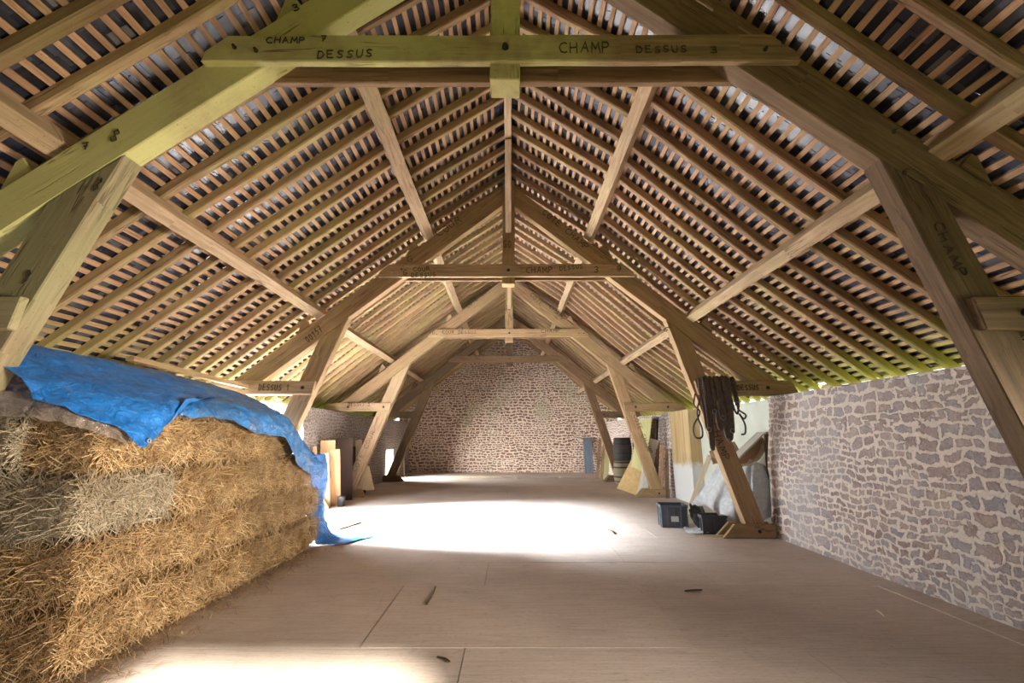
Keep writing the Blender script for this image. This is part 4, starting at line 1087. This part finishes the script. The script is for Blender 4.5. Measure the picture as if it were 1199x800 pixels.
ctrl = [[(3.62, 8.5, 1.25), (3.8, 8.45, 1.36), (4.0, 8.4, 1.3)], [(3.62, 8.42, 1.0), (3.78, 8.3, 1.05), (3.96, 8.3, 1.0)]]
o = link('sack', sheet(ctrl, 14, 10, 0.04, 6, 9, 'sack', 0.05), plain('brown_sacking', (0.20, 0.13, 0.08), 0.9, 0.1)); solid(o, 0.02); tag(o, 'brown sack scrap draped on top of the sheeted heap', 'sack')
board((4.28, 7.72, 0.0), (4.34, 7.78, 1.55), 0.16, 0.04, (0, -1, 0), W_DARK, 'board', 'dark upright board standing at the stone wall end behind the trough', 'board')

# harness on the second truss: straps looped over the short tie
YH = 7.24
def strap(x, z_top, z_bot, spread, wdt, label, k):
    pts = [(x, YH + 0.14, 2.40), (x, YH + 0.02, 2.42), (x + 0.005, YH, z_top), (x + spread * 0.3, YH - 0.02, (z_top + z_bot) / 2), (x + spread * 0.5, YH - 0.01, z_bot + 0.06), (x + spread * 0.8, YH - 0.02, z_bot),
           (x + spread, YH - 0.015, z_bot + 0.08), (x + spread * 1.1, YH - 0.02, (z_top + z_bot) / 2), (x + spread * 0.7 + 0.01, YH - 0.01, z_top + 0.1), (x + spread * 0.6 + .01, YH + 0.02, 2.44), (x + spread * 0.6 + .01, YH + 0.14, 2.41)]
    o = link('harness_strap', tube(pts, wdt, 'harness_strap', 8, 0.35, (0, 1, 0)), M_LEATHER)
    tag(o, label, 'strap', 'leather harness on the second truss')
    if k % 2 == 0:
        bm = bmesh.new(); p = Vector((x + spread * 0.8, YH - 0.03, z_bot + 0.015)); R, r = 0.035, 0.005; vs = []
        for i in range(16):
            a = 2 * PI * i / 16
            vs.append([bm.verts.new((p.x + (R + r * math.cos(b)) * math.cos(a), p.y + r * math.sin(b), p.z + (R + r * math.cos(b)) * math.sin(a))) for b in [2 * PI * j / 6 for j in range(6)]])
        for i in range(16):
            for j in range(6): bm.faces.new((vs[i][j], vs[(i + 1) % 16][j], vs[(i + 1) % 16][(j + 1) % 6], vs[i][(j + 1) % 6]))
        link('buckle_ring', finish(bm, 'buckle_ring', True), M_STEEL, o)
for k, (x, zb, sp, w, lb) in enumerate(((3.02, 1.60, 0.10, 0.018, 'long thin leather strap at the leg side of the harness bunch'), (3.10, 1.32, 0.05, 0.030, 'leather strap reaching down along the truss leg'), (3.16, 1.88, 0.07, 0.034, 'short wide leather strap behind the ringed one'),
                                   (3.22, 1.62, 0.09, 0.028, 'ringed leather strap in the middle of the harness bunch'), (3.29, 1.78, 0.06, 0.030, 'mid-length leather strap next to the ringed one'), (3.34, 1.48, 0.10, 0.045, 'widest leather strap, hanging lowest beside the limewashed panel'),
                                   (3.43, 1.58, 0.05, 0.035, 'broad leather strap next to the widest one'), (3.48, 1.86, 0.12, 0.016, 'narrow curling leather strap on the wall side of the bunch'), (3.55, 2.0, 0.04, 0.022, 'shortest leather strap, at the wall end of the bunch'))):
    strap(x, 2.22, zb, sp, w, lb, k)
pts = [(2.95, YH + 0.02, 2.18), (2.90, YH - 0.02, 2.0), (2.98, YH - 0.03, 1.88), (2.86, YH - 0.03, 1.66), (2.88, YH - 0.03, 1.50), (2.98, YH - 0.03, 1.50), (2.99, YH - 0.03, 1.64), (2.93, YH - 0.04, 1.86), (3.0, YH - 0.03, 2.1)]
o = link('rope_loop', tube(pts, 0.014, 'rope_loop', 8, 1, (0, 1, 0)), M_LEATHER); tag(o, 'dark looped rein hanging beside the second truss leg', 'rein')
pts = [(3.56, YH, 2.2), (3.58, YH - .03, 2.0), (3.60, YH - .03, 1.92), (3.70, YH - 0.03, 1.84), (3.66, YH - 0.03, 1.78), (3.60, YH - 0.03, 1.86), (3.67, YH - 0.03, 1.70), (3.66, YH - 0.03, 1.56), (3.60, YH - 0.03, 1.54)]
o = link('rope_loop', tube(pts, 0.014, 'rope_loop', 8, 1, (0, 1, 0)), M_LEATHER); tag(o, 'dark knotted rein end hanging against the limewashed panel', 'rein')
# bits on the floor
for a, b, r, lb in (((500, 708), (510, 687), 0.007, 'thin straight twig on the floor, end-on at the middle panel joint'), ((396, 620), (424, 611), 0.016, 'dark stick on the floor beside the blue tarp tail'), ((512, 769), (527, 775), 0.006, 'tiny dark twig lying near the bright sun patch'),
                    ((802, 692), (822, 691), 0.008, 'short dark twig on the floor in front of the second truss base'), ((712, 620), (719, 625), 0.009, 'small twig on the bright floor before the grey crate'), ((1027, 715), (1036, 722), 0.006, 'pale straw stem on the floor near the rubble wall')):
    p, q = onZ(*a, r), onZ(*b, r)
    o = link('twig', tube([p, (p + q) / 2 + Vector((0.01, 0.01, 0)), q], r, 'twig', 6), W_PALE if 'straw' in lb else W_DARK); tag(o, lb, 'twig')
def crumbs_s():
    return (rng.uniform(-2.4, 3.9), rng.uniform(2.6, 11), 0.003), (0, 0, 1)
me = stalks(260, crumbs_s, 0.02, 0.10, 0.004, 'floor_debris')
for v in me.vertices: v.co.z = max(min(v.co.z, 0.008), 0.003)
o = link('floor_debris', me, M_STRAW_D); o['kind'] = 'stuff'; tag(o, 'sparse straw bits littering the plywood floor', 'debris')

# ------------------------------------------------------------------ light: sky, sun, daylight through the openings, added side lamp
w = bpy.data.worlds.new('World'); bpy.context.scene.world = w; w.use_nodes = True
bg = w.node_tree.nodes['Background']; bg.inputs[0].default_value = (0.80, 0.90, 1.0, 1); bg.inputs[1].default_value = 2.0
def area(name, loc, rot, sx, sy, power, col):
    l = bpy.data.lights.new(name, 'AREA'); l.shape = 'RECTANGLE'; l.size = sx; l.size_y = sy; l.energy = power; l.color = col
    o = bpy.data.objects.new(name, l); C.objects.link(o); o.location = loc; o.rotation_euler = rot; return o
def aim(o, p): o.rotation_euler = (Vector(p) - o.location).to_track_quat('-Z', 'Y').to_euler()
a = area('doorway_daylight', (-4.95, 8.45, 1.05), (0, -PI / 2, 0), 2.1, 2.7, 560, (0.90, 0.95, 1.0))
a = area('doorway_sky_glow', (-7.6, 8.6, 3.25), (0, 0, 0), 2.6, 0.7, 4200, (0.84, 0.92, 1.0)); aim(a, (-1.6, 8.7, 0)); a.data.spread = math.radians(45)
a = area('hatch_daylight', (-4.9, 17.2, 0.6), (0, 0, 0), 1.0, 1.0, 300, (1.0, 0.96, 0.92)); aim(a, (0, 18.2, 0.3)); a.data.spread = math.radians(95)
a = area('added_side_light', (4.7, 1.3, 1.1), (0, 0, 0), 1.2, 1.0, 74, (1.0, 0.89, 0.75)); aim(a, (-3.0, 4.2, 1.5)); a.data.spread = math.radians(50)  # added lamp out of view, aimed to brighten the bales and front truss
sun = bpy.data.lights.new('sun', 'SUN'); sun.energy = 30; sun.angle = math.radians(4); sun.color = (1.0, 0.90, 0.76)
so = bpy.data.objects.new('sun', sun); C.objects.link(so)
hc = Vector(((HATCH[0] + HATCH[1]) / 2, Y0, 3.5)); tgt = Vector((-1.35, 3.1, 0))
so.rotation_euler = (tgt - hc).to_track_quat('-Z', 'Y').to_euler(); so.location = (2, -8, 8)

# ------------------------------------------------------------------ camera and view
cam = bpy.data.cameras.new('camera'); co = bpy.data.objects.new('camera', cam); C.objects.link(co)
cam.sensor_width = 36; cam.lens = F_PX / 1199 * 36; cam.shift_x = (599.5 - CX) / 1199; cam.clip_start = 0.05; cam.clip_end = 300
co.location = (0, 0, EYE); co.rotation_euler = (PI / 2 + TILT, 0, 0)
sc = bpy.context.scene; sc.camera = co
sc.view_settings.view_transform = 'Standard'; sc.view_settings.look = 'None'; sc.view_settings.gamma = 1; sc.view_settings.exposure = 0.45
sc.view_settings.use_curve_mapping = False
sc.cycles.max_bounces = 10; sc.cycles.diffuse_bounces = 6; sc.cycles.transparent_max_bounces = 8
sc.cycles.sample_clamp_indirect = 8
